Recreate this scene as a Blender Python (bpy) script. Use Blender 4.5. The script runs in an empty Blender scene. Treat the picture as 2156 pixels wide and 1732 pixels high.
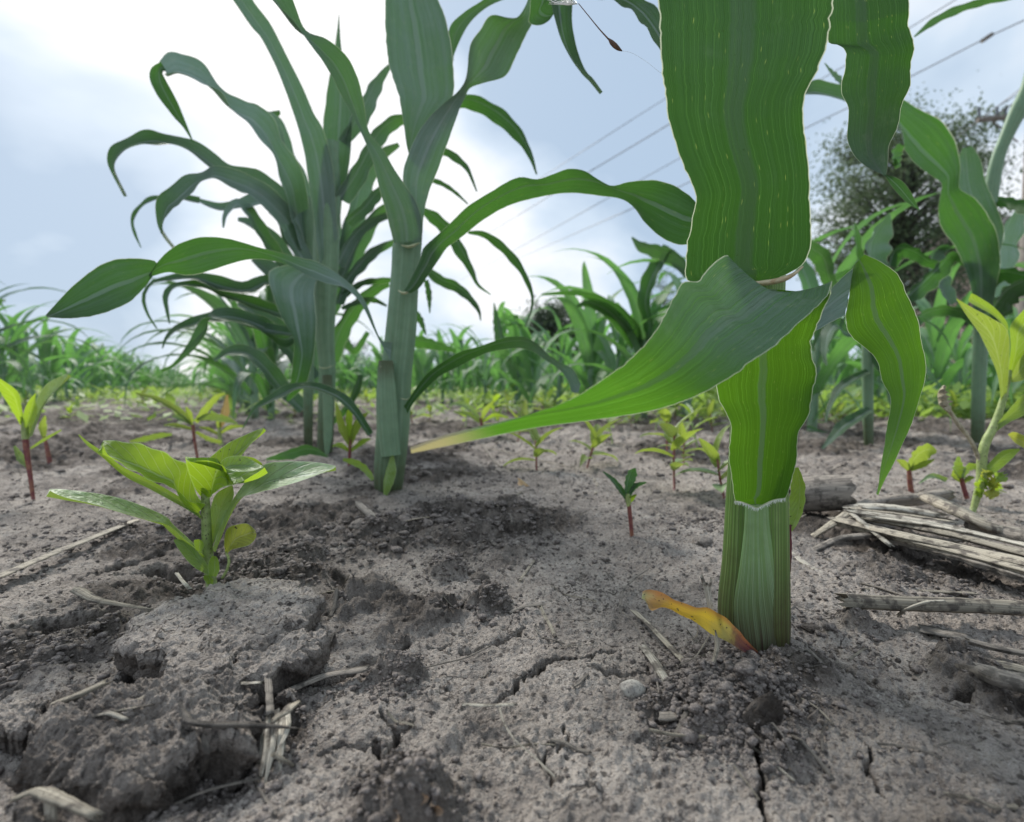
import bpy, math, random
import numpy as np
from mathutils import Vector, noise as mnoise
random.seed(7)
RNG = np.random.default_rng(11)
scn = bpy.context.scene
col = scn.collection
R = math.radians

# ------------------------------------------------------------------ camera
CAM_H = 0.075                      # phone held a hand's height above the soil
FOC = 1078.0                       # focal length in units of the 2156 x 1731 layout grid
PITCH = math.atan(51.0 / FOC)
cam_d = bpy.data.cameras.new("camera")
cam = bpy.data.objects.new("camera", cam_d)
col.objects.link(cam)
cam_d.sensor_width = 36.0
cam_d.lens = 36.0 * FOC / 2156.0
cam_d.clip_start = 0.005
cam_d.clip_end = 3000.0
cam.location = (0, 0, CAM_H)
cam.rotation_euler = (R(90) - PITCH, 0, 0)
cam_d.dof.use_dof = True
cam_d.dof.focus_distance = 0.158
cam_d.dof.aperture_fstop = 16.0
scn.camera = cam

# ------------------------------------------------------------------ sky + sun
SUN_EL, SUN_AZ = 43.0, -32.0       # azimuth from +Y, negative = left
world = bpy.data.worlds.new("World")
scn.world = world
world.use_nodes = True
nt = world.node_tree
nt.nodes.clear()
def nd(tree, typ, **kw):
    n = tree.nodes.new(typ)
    for k, v in kw.items():
        if k.startswith('i_'):
            key = k[2:]
            n.inputs[int(key) if key.isdigit() else key].default_value = v
        else:
            setattr(n, k, v)
    return n
wo = nd(nt, 'ShaderNodeOutputWorld')
bg = nd(nt, 'ShaderNodeBackground')
bg.inputs['Strength'].default_value = 0.088
sky = nd(nt, 'ShaderNodeTexSky')
sky.sky_type = 'NISHITA'
sky.sun_disc = False
sky.sun_elevation = R(SUN_EL)
sky.sun_rotation = R(SUN_AZ)
sky.air_density = 1.0
sky.dust_density = 3.0
tc = nd(nt, 'ShaderNodeTexCoord')
mp = nd(nt, 'ShaderNodeMapping')
mp.inputs['Scale'].default_value = (1.5, 1.2, 2.6)
mp.inputs['Location'].default_value = (0.3, 0.1, 0.45)
mp.inputs['Rotation'].default_value = (0, 0.35, 0)
no = nd(nt, 'ShaderNodeTexNoise')
no.inputs['Scale'].default_value = 1.5
no.inputs['Detail'].default_value = 5.0
no.inputs['Roughness'].default_value = 0.5
no.inputs['Distortion'].default_value = 0.25
L = nt.links.new
L(tc.outputs['Generated'], mp.inputs['Vector'])
L(mp.outputs['Vector'], no.inputs['Vector'])
def lobe(px, py, cosin, cosout, amt):
    """thin or thick stretch of the cloud deck round one sky direction"""
    v = Vector((px - 1078, FOC, 866 - py)).normalized()
    dp = nd(nt, 'ShaderNodeVectorMath', operation='DOT_PRODUCT')
    dp.inputs[1].default_value = v
    L(tc.outputs['Generated'], dp.inputs[0])
    mr = nd(nt, 'ShaderNodeMapRange', interpolation_type='SMOOTHSTEP')
    mr.inputs['From Min'].default_value = math.cos(R(cosout))
    mr.inputs['From Max'].default_value = math.cos(R(cosin))
    mr.inputs['To Min'].default_value = 0
    mr.inputs['To Max'].default_value = amt
    L(dp.outputs['Value'], mr.inputs['Value'])
    return mr.outputs['Result']
acc = None
def addn(a, b):
    m = nd(nt, 'ShaderNodeMath', operation='ADD')
    L(a, m.inputs[0]); L(b, m.inputs[1])
    return m.outputs[0]
nm = nd(nt, 'ShaderNodeMapRange')
nm.inputs['From Min'].default_value = 0.34
nm.inputs['From Max'].default_value = 0.66
nm.inputs['To Min'].default_value = -0.62
nm.inputs['To Max'].default_value = 0.62
nm.clamp = False
L(no.outputs['Fac'], nm.inputs['Value'])
acc = nm.outputs['Result']
base_v = nd(nt, 'ShaderNodeMath', operation='ADD')
base_v.inputs[1].default_value = 0.50
L(acc, base_v.inputs[0])
acc = base_v.outputs[0]
for args in [(480, 180, 4, 26, 0.85), (1150, 560, 3, 15, 0.55), (2050, 250, 6, 18, 0.55),
             (20, 330, 4, 17, -0.85), (1230, 170, 5, 19, -0.8), (60, 640, 3, 14, -0.35), (900, 260, 3, 12, 0.35)]:
    acc = addn(acc, lobe(*args))
cl = nd(nt, 'ShaderNodeValToRGB')
cl.color_ramp.elements[0].position = 0.0
cl.color_ramp.elements[0].color = (3.6, 4.65, 5.95, 1)
cl.color_ramp.elements[1].position = 1.0
cl.color_ramp.elements[1].color = (8.1, 8.25, 8.5, 1)
e = cl.color_ramp.elements.new(0.5)
e.color = (5.3, 6.25, 7.3, 1)
L(acc, cl.inputs['Fac'])
mx = nd(nt, 'ShaderNodeMix', data_type='RGBA')
mx.inputs['Factor'].default_value = 0.92
L(sky.outputs['Color'], mx.inputs['A'])
L(cl.outputs['Color'], mx.inputs['B'])
L(mx.outputs['Result'], bg.inputs['Color'])
L(bg.outputs['Background'], wo.inputs['Surface'])

sun_d = bpy.data.lights.new("sun", 'SUN')
sun = bpy.data.objects.new("sun", sun_d)
col.objects.link(sun)
sun_d.energy = 2.9
sun_d.angle = R(11)
sun_d.color = (1.0, 0.96, 0.9)
sdir = Vector((math.sin(R(SUN_AZ)) * math.cos(R(SUN_EL)), math.cos(R(SUN_AZ)) * math.cos(R(SUN_EL)), math.sin(R(SUN_EL))))
sun.rotation_euler = (-sdir).to_track_quat('-Z', 'Y').to_euler()
sun.location = sdir * 20

vs = scn.view_settings
vs.view_transform = 'Standard'
vs.look = 'None'
vs.exposure = 0.60
vs.gamma = 1.0
scn.cycles.max_bounces = 8
scn.cycles.transparent_max_bounces = 6
scn.cycles.transmission_bounces = 5

# ------------------------------------------------------------------ layout helpers
cp, sp = math.cos(PITCH), math.sin(PITCH)
def ray(x, y):
    u = 866.0 - y
    return np.array([x - 1078.0, FOC * cp + u * sp, -FOC * sp + u * cp])
def at(x, y, d):
    """world point at depth d (metres along +Y) seen at layout position x, y"""
    r = ray(x, y)
    return np.array([0, 0, CAM_H]) + r * (d / r[1])
def gp(x, y, z=0.0):
    """world point on the level z"""
    r = ray(x, y)
    t = (z - CAM_H) / r[2]
    return np.array([0, 0, CAM_H]) + r * t

# ------------------------------------------------------------------ numpy noise
def _h(ix, iy, s):
    n = (ix.astype(np.int64) * 374761393 + iy.astype(np.int64) * 668265263 + s * 974711) & 0xFFFFFFFF
    n = ((n ^ (n >> 13)) * 1274126177) & 0xFFFFFFFF
    n = ((n ^ (n >> 16)) * 2246822519) & 0xFFFFFFFF
    return ((n ^ (n >> 15)) & 0xFFFFFF) / float(0xFFFFFF)
def vn(x, y, s=0):
    ix, iy = np.floor(x), np.floor(y)
    fx, fy = x - ix, y - iy
    fx = fx * fx * fx * (fx * (fx * 6 - 15) + 10); fy = fy * fy * fy * (fy * (fy * 6 - 15) + 10)
    a, b = _h(ix, iy, s), _h(ix + 1, iy, s)
    c, d = _h(ix, iy + 1, s), _h(ix + 1, iy + 1, s)
    return (a + (b - a) * fx + (c - a) * fy + (a - b - c + d) * fx * fy) * 2 - 1
def fbm(x, y, s=0, o=4, g=0.5):
    r = np.zeros_like(x); a = 1.0
    for i in range(o):
        r += a * vn(x, y, s + i * 17)
        x, y = x * 2.03 + y * 0.31 + 5.1, y * 2.03 - x * 0.31 + 1.7; a *= g
    return r
def worley(x, y, s=0):
    ix, iy = np.floor(x), np.floor(y)
    best = np.full(x.shape, 9.0)
    idv = np.zeros(x.shape)
    for dx in (-1, 0, 1):
        for dy in (-1, 0, 1):
            cx, cy = ix + dx, iy + dy
            px, py = cx + _h(cx, cy, s), cy + _h(cx, cy, s + 5)
            d = (px - x) ** 2 + (py - y) ** 2
            m = d < best
            best = np.where(m, d, best)
            idv = np.where(m, _h(cx, cy, s + 9), idv)
    return np.sqrt(best), idv
def sst(a, b, x):
    t = np.clip((x - a) / (b - a), 0, 1)
    return t * t * (3 - 2 * t)

# ------------------------------------------------------------------ mesh helpers
def mk(name, V, F, mat, parent=None, UV=None, attrs=None, smooth=True, loc=None):
    """ONE mesh object; V in world space, made local to its parent (an Empty at loc)"""
    V = np.asarray(V, dtype=np.float64)
    if parent is not None:
        V = V - np.array(parent.location)
    elif loc is not None:
        V = V - np.array(loc)
    me = bpy.data.meshes.new(name)
    if isinstance(F, np.ndarray):
        k = F.shape[1]
        me.vertices.add(len(V)); me.vertices.foreach_set('co', V.astype(np.float32).ravel())
        me.loops.add(F.size); me.loops.foreach_set('vertex_index', F.astype(np.int32).ravel())
        me.polygons.add(len(F)); me.polygons.foreach_set('loop_start', np.arange(0, F.size, k, dtype=np.int32))
        me.polygons.foreach_set('loop_total', np.full(len(F), k, dtype=np.int32))
        me.update(calc_edges=True)
    else:
        me.from_pydata([tuple(v) for v in V], [], [tuple(int(i) for i in f) for f in F])
    if UV is not None:
        uvl = me.uv_layers.new(name='UVMap')
        li = np.zeros(len(me.loops), dtype=np.int32); me.loops.foreach_get('vertex_index', li)
        uvl.data.foreach_set('uv', np.asarray(UV, dtype=np.float32)[li].ravel())
    for k2, v in (attrs or {}).items():
        at_ = me.attributes.new(k2, 'FLOAT', 'POINT')
        at_.data.foreach_set('value', np.asarray(v, dtype=np.float32))
    if smooth:
        me.polygons.foreach_set('use_smooth', np.ones(len(me.polygons), dtype=bool))
    me.validate()
    me.materials.append(mat)
    o = bpy.data.objects.new(name, me)
    if parent is not None:
        o.parent = parent
    elif loc is not None:
        o.location = loc
    col.objects.link(o)
    return o
def tag(o, label=None, cat=None, group=None, kind=None):
    if label: o['label'] = label
    if cat: o['category'] = cat
    if group: o['group'] = group
    if kind: o['kind'] = kind
    return o
def empty(name, loc, label, cat, group=None):
    o = bpy.data.objects.new(name, None)
    o.empty_display_size = 0.01
    o.location = tuple(float(c) for c in loc)
    col.objects.link(o)
    return tag(o, label, cat, group)
def join(parts):
    V, F, U = [], [], []
    n = 0
    for v, f, u in parts:
        V.append(np.asarray(v)); U.append(np.asarray(u))
        F.extend([tuple(i + n for i in ff) for ff in f]); n += len(v)
    return np.vstack(V), F, np.vstack(U)
def gridf(n, m, wrap=False):
    F = []
    mm = m if wrap else m - 1
    for i in range(n - 1):
        for j in range(mm):
            a = i * m + j; b = i * m + (j + 1) % m
            F.append((a, b, b + m, a + m))
    return F
def cr(P, n):
    """smooth resampling of a polyline by arc length"""
    P = np.asarray(P, dtype=float)
    if len(P) == 2:
        t = np.linspace(0, 1, n)[:, None]
        return P[0] * (1 - t) + P[1] * t
    Q = np.vstack([2 * P[0] - P[1], P, 2 * P[-1] - P[-2]])
    out = []
    for i in range(1, len(Q) - 2):
        p0, p1, p2, p3 = Q[i - 1], Q[i], Q[i + 1], Q[i + 2]
        for t in np.linspace(0, 1, 10, endpoint=False):
            out.append(0.5 * ((2 * p1) + (-p0 + p2) * t + (2 * p0 - 5 * p1 + 4 * p2 - p3) * t * t + (-p0 + 3 * p1 - 3 * p2 + p3) * t ** 3))
    out.append(P[-1])
    out = np.array(out)
    s = np.concatenate([[0], np.cumsum(np.linalg.norm(np.diff(out[:, :2], axis=0), axis=1) if out.shape[1] == 2 else np.linalg.norm(np.diff(out, axis=0), axis=1))])
    t = np.linspace(0, s[-1], n)
    return np.stack([np.interp(t, s, out[:, k]) for k in range(out.shape[1])], 1)
def prof(vals, n):
    if not isinstance(vals, (list, tuple, np.ndarray)):
        return np.full(n, float(vals))
    return np.interp(np.linspace(0, 1, n), np.linspace(0, 1, len(vals)), vals)
def nrm(v):
    return v / np.maximum(np.linalg.norm(v, axis=-1, keepdims=True), 1e-12)
def surf(PA, PB, nw, fold, ruf=0.0, kr=5.0, ph=0.0, face=None, nick=.004):
    """leaf sheet between two edge curves with a folded midrib and ruffled margins"""
    n = len(PA)
    W = PB - PA
    if nick:                       # margins are never perfectly even
        rr_ = np.random.default_rng(n * 7 + int(ph * 1000)).normal(0, nick, (2, n))
        rr_ += np.roll(rr_, 1, axis=1) * .6
        PA = PA + W * rr_[0][:, None]; PB = PB + W * rr_[1][:, None]; W = PB - PA
    mid = (PA + PB) / 2
    w = np.linalg.norm(W, axis=1)
    T = np.gradient(mid, axis=0)
    N = nrm(np.cross(T, W))
    for i in range(1, n):
        if np.dot(N[i], N[i - 1]) < -0.2: N[i] = -N[i]
    if face is not None:
        if np.sum((N * (np.array(face) - mid)).sum(1) * w) < 0: N = -N
    V, U = [], []
    fo = prof(fold, n)
    for i in range(n):
        v = i / (n - 1)
        for j in range(nw + 1):
            u = j / nw
            e_ = abs(2 * u - 1)
            off = -fo[i] * w[i] * (1 - e_ ** 1.4)
            if ruf:
                off += ruf * w[i] * e_ ** 2 * math.sin(kr * 2 * math.pi * v + ph + (0.9 if u > .5 else 3.7)) * min(1, 4 * v, 4 * (1 - v))
            V.append(PA[i] + W[i] * u + N[i] * off)
            U.append((u, v))
    return np.array(V), gridf(n, nw + 1), np.array(U)
CAMP = np.array([0, 0, CAM_H])
def leafE(name, A, B, dep, mat, parent, nl=46, nw=10, fold=0.1, db=0.0, ruf=0.0, kr=5.0, wax_sky_sheen=0.3, sag=None):
    """leaf between two measured edges A and B; dep = depth along it, db = depth difference of edge B"""
    a = cr(A, nl); b = cr(B, nl)
    d = prof(dep, nl); dd = prof(db, nl)
    PA = np.array([at(a[i, 0], a[i, 1], d[i] - dd[i] / 2) for i in range(nl)])
    PB = np.array([at(b[i, 0], b[i, 1], d[i] + dd[i] / 2) for i in range(nl)])
    V, F, U = surf(PA, PB, nw, fold, ruf, kr, random.random() * 6, CAMP)
    if sag is not None:
        V = V.copy(); V[:, 2] -= np.repeat(prof(sag, nl), nw + 1) * (1 - np.abs(2 * U[:, 0] - 1) ** 2)
    wx = np.repeat(prof(wax_sky_sheen, nl), nw + 1)
    return mk(name, V, F, mat, parent, U, {'wax_sky_sheen': wx})
def leafC(name, C, dep, mat, parent, nl=36, nw=6, fold=0.12, tilt=0.5, ruf=0.05, kr=5.0, wax_sky_sheen=0.3):
    """leaf along a measured midline (x, y, width); tilt = depth of the far edge relative to the width"""
    c = cr([p[:2] for p in C], nl)
    P = np.array(C, dtype=float)
    s = np.concatenate([[0], np.cumsum(np.linalg.norm(np.diff(P[:, :2], axis=0), axis=1))]); s /= s[-1]
    w = np.interp(np.linspace(0, 1, nl), s, P[:, 2])
    d = prof(dep, nl)
    T = nrm(np.gradient(c, axis=0))
    Nn = np.stack([-T[:, 1], T[:, 0]], 1)
    tl = prof(tilt, nl)
    PA, PB = [], []
    for i in range(nl):
        h = w[i] / 2
        dz = tl[i] * w[i] / FOC * d[i]
        PA.append(at(c[i, 0] - Nn[i, 0] * h, c[i, 1] - Nn[i, 1] * h, d[i] - dz))
        PB.append(at(c[i, 0] + Nn[i, 0] * h, c[i, 1] + Nn[i, 1] * h, d[i] + dz))
    V, F, U = surf(np.array(PA), np.array(PB), nw, fold, ruf, kr, random.random() * 6, CAMP)
    return mk(name, V, F, mat, parent, U, {'wax_sky_sheen': np.repeat(prof(wax_sky_sheen, nl), nw + 1)})
def tube(P, rad, seg=10, sq=1.0, cap=True, jag=0.0):
    P = np.asarray(P, dtype=float); n = len(P)
    r = prof(rad, n)
    T = nrm(np.gradient(P, axis=0))
    up = np.array([0, 0, 1.0]) if abs(T[0][2]) < 0.85 else np.array([0, 1.0, 0])
    V, U = [], []
    for i in range(n):
        s = nrm(np.cross(T[i], up)); q = np.cross(s, T[i])
        for j in range(seg):
            a = 2 * math.pi * j / seg
            p = P[i] + r[i] * (math.cos(a) * s + sq * math.sin(a) * q)
            if jag and i in (0, n - 1):
                p = p + T[i] * (1 if i else -1) * jag * r[i] * random.random()
            V.append(p); U.append((j / seg if j <= seg / 2 else 1 - j / seg, i / (n - 1)))
    F = gridf(n, seg, True)
    if cap:
        for i0 in (0, (n - 1) * seg):
            V.append(np.mean(V[i0:i0 + seg], axis=0)); U.append((0.5, 0 if i0 == 0 else 1))
            c = len(V) - 1
            for j in range(seg):
                F.append((i0 + j, i0 + (j + 1) % seg, c))
    return np.array(V), F, np.array(U)

# ------------------------------------------------------------------ materials
def newmat(name):
    m = bpy.data.materials.new(name); m.use_nodes = True
    t = m.node_tree; t.nodes.clear()
    out = nd(t, 'ShaderNodeOutputMaterial')
    return m, t, out
def ramp(t, stops, fac=None):
    r = nd(t, 'ShaderNodeValToRGB')
    els = r.color_ramp.elements
    els[0].position, els[0].color = stops[0][0], (*stops[0][1], 1)
    els[1].position, els[1].color = stops[-1][0], (*stops[-1][1], 1)
    for p, c in stops[1:-1]:
        e = els.new(p); e.color = (*c, 1)
    if fac is not None: t.links.new(fac, r.inputs['Fac'])
    return r.outputs['Color']
def mixc(t, fac, a, b, mode='MIX'):
    m = nd(t, 'ShaderNodeMix', data_type='RGBA', blend_type=mode)
    for k, v in (('Factor', fac), ('A', a), ('B', b)):
        if isinstance(v, (int, float)): m.inputs[k].default_value = v
        elif isinstance(v, tuple): m.inputs[k].default_value = (*v, 1)
        else: t.links.new(v, m.inputs[k])
    return m.outputs['Result']
def mth(t, op, a, b=None, clamp=False):
    m = nd(t, 'ShaderNodeMath', operation=op, use_clamp=clamp)
    for k, v in ((0, a), (1, b)):
        if v is None: continue
        if isinstance(v, (int, float)): m.inputs[k].default_value = v
        else: t.links.new(v, m.inputs[k])
    return m.outputs[0]
def mapr(t, v, a, b, c=0.0, d=1.0, smooth=True):
    m = nd(t, 'ShaderNodeMapRange', interpolation_type='SMOOTHSTEP' if smooth else 'LINEAR')
    for k, x in (('From Min', a), ('From Max', b), ('To Min', c), ('To Max', d)): m.inputs[k].default_value = x
    t.links.new(v, m.inputs['Value'])
    return m.outputs['Result']
def noise_n(t, vec, scale, detail=3, rough=0.5, dist=0.0):
    n = nd(t, 'ShaderNodeTexNoise')
    n.inputs['Scale'].default_value = scale; n.inputs['Detail'].default_value = detail
    n.inputs['Roughness'].default_value = rough; n.inputs['Distortion'].default_value = dist
    if vec is not None: t.links.new(vec, n.inputs['Vector'])
    return n.outputs['Fac']
def scaled(t, vec, sc, loc=(0, 0, 0)):
    m = nd(t, 'ShaderNodeMapping'); m.inputs['Scale'].default_value = sc; m.inputs['Location'].default_value = loc
    t.links.new(vec, m.inputs['Vector'])
    return m.outputs['Vector']
def uvo(t):
    n = nd(t, 'ShaderNodeUVMap'); return n.outputs['UV']

def corn_mat(name, green, wax_sky_col, trans, veins=34.0, margin=True, rib=0.035, tfac=0.5, speck=True, ribc=.8, streaks=.5):
    m, t, out = newmat(name)
    uv = uvo(t)
    sx = nd(t, 'ShaderNodeSeparateXYZ'); t.links.new(uv, sx.inputs[0])
    u, v = sx.outputs['X'], sx.outputs['Y']
    du = mth(t, 'ABSOLUTE', mth(t, 'SUBTRACT', u, 0.5))
    wav = nd(t, 'ShaderNodeAttribute'); wav.attribute_name = 'wax_sky_sheen'
    obj = nd(t, 'ShaderNodeObjectInfo')
    geo = nd(t, 'ShaderNodeNewGeometry')
    patch = noise_n(t, geo.outputs['Position'], 26, 4, 0.55)
    streak = noise_n(t, scaled(t, uv, (7, .8, 1), (1, 4, 0)), 1.0, 3, .6)
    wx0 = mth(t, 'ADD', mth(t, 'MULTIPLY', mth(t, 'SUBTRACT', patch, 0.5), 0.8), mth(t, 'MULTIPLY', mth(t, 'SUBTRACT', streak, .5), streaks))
    wax_sky_sheen = mth(t, 'ADD', wav.outputs['Fac'], wx0, True)
    stripe = noise_n(t, scaled(t, uv, (veins, .35, 1)), 1.0, 2, 0.7)
    fine = noise_n(t, scaled(t, uv, (veins * 4.0, .9, 1), (3, 1, 0)), 1.0, 1, 0.5)
    wob = mth(t, 'MULTIPLY', noise_n(t, scaled(t, uv, (7, .8, 1)), 1.0, 2, .6), 1.6)
    fr = mth(t, 'ABSOLUTE', mth(t, 'SUBTRACT', mth(t, 'FRACT', mth(t, 'ADD', mth(t, 'MULTIPLY', u, veins * .55), wob)), .5))
    major = mth(t, 'MULTIPLY', mapr(t, fr, .42, .49), mapr(t, stripe, .42, .6, .3, 1))
    fr2 = mth(t, 'ABSOLUTE', mth(t, 'SUBTRACT', mth(t, 'FRACT', mth(t, 'ADD', mth(t, 'MULTIPLY', u, veins * 2.2), wob)), .5))
    minor = mapr(t, fr2, .2, .45)
    vein = mth(t, 'ADD', mth(t, 'MULTIPLY', major, .75), mth(t, 'MULTIPLY', mapr(t, stripe, .5, .66), .25), True)
    fine = mth(t, 'ADD', mth(t, 'MULTIPLY', fine, .55), mth(t, 'MULTIPLY', minor, .27))
    c = mixc(t, wax_sky_sheen, green, wax_sky_col)  # grey-green of wax bloom plus sky reflection, painted into the leaf colour
    c = mixc(t, mth(t, 'MULTIPLY', vein, 0.75), c, tuple(min(1, x * 2.0 + .03) for x in green))
    c = mixc(t, mapr(t, fine, 0.38, 0.62, 0.0, 0.5), c, tuple(x * .5 for x in green))
    ribm = mapr(t, du, rib, rib * 1.7, 1.0, 0.0)
    c = mixc(t, mth(t, 'MULTIPLY', ribm, ribc), c, tuple(x * .9 + .09 for x in wax_sky_col))
    tr = mixc(t, mth(t, 'MULTIPLY', vein, 0.85), trans, tuple(min(1, x * 1.9 + .03) for x in trans))
    tr = mixc(t, mapr(t, fine, 0.38, 0.62, 0.0, 0.7), tr, tuple(x * .5 for x in trans))
    tr = mixc(t, mth(t, 'MULTIPLY', ribm, 0.6), tr, tuple(x * .45 for x in trans))
    tr = mixc(t, mapr(t, patch, .35, .7, 0, .35), tr, tuple(x * y for x, y in zip(trans, (.45, .6, .8))))
    if speck:
        sp_ = nd(t, 'ShaderNodeTexVoronoi'); sp_.inputs['Scale'].default_value = 1.0
        t.links.new(scaled(t, uv, (veins * 2.2, 30, 1)), sp_.inputs['Vector'])
        sm = mth(t, 'MULTIPLY', mapr(t, sp_.outputs['Distance'], 0.10, 0.26, 1.0, 0.0), mapr(t, sp_.outputs['Color'], 0.74, 0.86))
        c = mixc(t, mth(t, 'MULTIPLY', sm, 0.35), c, (0.42, 0.5, 0.16))
        tr = mixc(t, mth(t, 'MULTIPLY', sm, 0.5), tr, (0.7, 0.85, 0.2))
        dn = noise_n(t, geo.outputs['Position'], 900, 1)
        c = mixc(t, mapr(t, dn, .74, .8, 0, .55), c, (.03, .04, .02))
    dust = mth(t, 'MULTIPLY', mapr(t, noise_n(t, geo.outputs['Position'], 150, 5, .65), .52, .72), mth(t, 'MULTIPLY', wax_sky_sheen, .45))
    c = mixc(t, dust, c, (.34, .38, .33))
    if margin:
        mg = mapr(t, du, 0.489, 0.496)
        c = mixc(t, mth(t, 'MULTIPLY', mg, 0.85), c, (0.62, 0.68, 0.5))
        tr = mixc(t, mth(t, 'MULTIPLY', mg, 0.8), tr, (0.9, 0.95, 0.7))
    rnd = mapr(t, obj.outputs['Random'], 0, 1, 0.82, 1.15, False)
    hs = nd(t, 'ShaderNodeHueSaturation'); t.links.new(c, hs.inputs['Color']); t.links.new(rnd, hs.inputs['Value'])
    pb = nd(t, 'ShaderNodeBsdfPrincipled')
    t.links.new(hs.outputs['Color'], pb.inputs['Base Color'])
    t.links.new(mapr(t, wax_sky_sheen, 0, 1, 0.46, 0.62, False), pb.inputs['Roughness'])
    pb.inputs['Specular IOR Level'].default_value = 0.3
    bump = nd(t, 'ShaderNodeBump'); bump.inputs['Strength'].default_value = 0.7; bump.inputs['Distance'].default_value = 0.0006
    t.links.new(mth(t, 'ADD', stripe, mth(t, 'SUBTRACT', mth(t, 'MULTIPLY', vein, .8), fine)), bump.inputs['Height'])
    t.links.new(bump.outputs['Normal'], pb.inputs['Normal'])
    tl = nd(t, 'ShaderNodeBsdfTranslucent'); t.links.new(tr, tl.inputs['Color'])
    ms = nd(t, 'ShaderNodeMixShader')
    t.links.new(mapr(t, wax_sky_sheen, 0, 1, tfac, tfac * .45, False), ms.inputs[0])
    t.links.new(pb.outputs[0], ms.inputs[1]); t.links.new(tl.outputs[0], ms.inputs[2])
    t.links.new(ms.outputs[0], out.inputs['Surface'])
    return m
M = {}
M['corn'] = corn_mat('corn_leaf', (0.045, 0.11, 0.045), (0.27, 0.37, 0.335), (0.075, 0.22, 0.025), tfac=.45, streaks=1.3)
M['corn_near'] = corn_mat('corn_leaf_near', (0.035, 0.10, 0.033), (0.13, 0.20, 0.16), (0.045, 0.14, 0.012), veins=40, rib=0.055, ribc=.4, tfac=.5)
M['corn_lit'] = corn_mat('corn_leaf_backlit', (0.06, 0.16, 0.02), (0.17, 0.26, 0.2), (0.15, 0.36, 0.012), veins=40, rib=0.03, tfac=.55)  # brighter copy of the leaf material, backlight put into its greens
M['corn_far'] = corn_mat('corn_leaf_far', (0.09, 0.21, 0.08), (0.24, 0.36, 0.24), (0.20, 0.48, 0.09), veins=14, margin=False, speck=False, tfac=.5)

def stalk_mat(name, g1, g2, low, hi=0.3, veins=26, lines=20, lc=.38):
    m, t, out = newmat(name)
    uv = uvo(t)
    sx = nd(t, 'ShaderNodeSeparateXYZ'); t.links.new(uv, sx.inputs[0])
    st = noise_n(t, scaled(t, uv, (veins, .6, 1)), 1.0, 2, .8)
    geo = nd(t, 'ShaderNodeNewGeometry')
    pn = noise_n(t, geo.outputs['Position'], 130, 4, .6)
    c = mixc(t, mapr(t, st, .42, .6), g1, g2)
    c = mixc(t, mapr(t, pn, .4, .75, 0, .35), c, tuple(x * .55 for x in g1))
    frl = mth(t, 'ABSOLUTE', mth(t, 'SUBTRACT', mth(t, 'FRACT', mth(t, 'ADD', mth(t, 'MULTIPLY', sx.outputs['X'], lines), mth(t, 'MULTIPLY', pn, .35))), .5))
    ln = mapr(t, frl, .28, .46)
    c = mixc(t, mth(t, 'MULTIPLY', ln, mapr(t, st, .4, .6, .25, .8)), c, tuple(x * lc + .01 for x in g1))
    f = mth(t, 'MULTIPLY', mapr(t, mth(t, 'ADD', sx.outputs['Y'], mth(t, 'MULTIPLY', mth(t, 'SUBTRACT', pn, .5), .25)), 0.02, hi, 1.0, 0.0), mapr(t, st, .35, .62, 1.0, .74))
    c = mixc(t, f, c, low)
    pb = nd(t, 'ShaderNodeBsdfPrincipled'); t.links.new(c, pb.inputs['Base Color'])
    pb.inputs['Roughness'].default_value = .5
    pb.inputs['Specular IOR Level'].default_value = .25
    pb.inputs['Subsurface Weight'].default_value = .12
    pb.inputs['Subsurface Scale'].default_value = .003
    bump = nd(t, 'ShaderNodeBump'); bump.inputs['Strength'].default_value = .3; bump.inputs['Distance'].default_value = .0004
    t.links.new(mth(t, 'SUBTRACT', st, mth(t, 'MULTIPLY', ln, .5)), bump.inputs['Height']); t.links.new(bump.outputs[0], pb.inputs['Normal'])
    t.links.new(pb.outputs[0], out.inputs['Surface'])
    return m
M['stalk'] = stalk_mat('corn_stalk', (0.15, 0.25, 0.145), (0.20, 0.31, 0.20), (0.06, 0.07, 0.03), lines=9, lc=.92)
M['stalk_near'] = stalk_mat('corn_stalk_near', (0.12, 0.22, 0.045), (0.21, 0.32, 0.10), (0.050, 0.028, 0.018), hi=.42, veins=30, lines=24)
M['sheath'] = stalk_mat('corn_sheath', (0.20, 0.34, 0.12), (0.29, 0.43, 0.22), (0.048, 0.028, 0.024), hi=.80, veins=22, lines=30)

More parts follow.
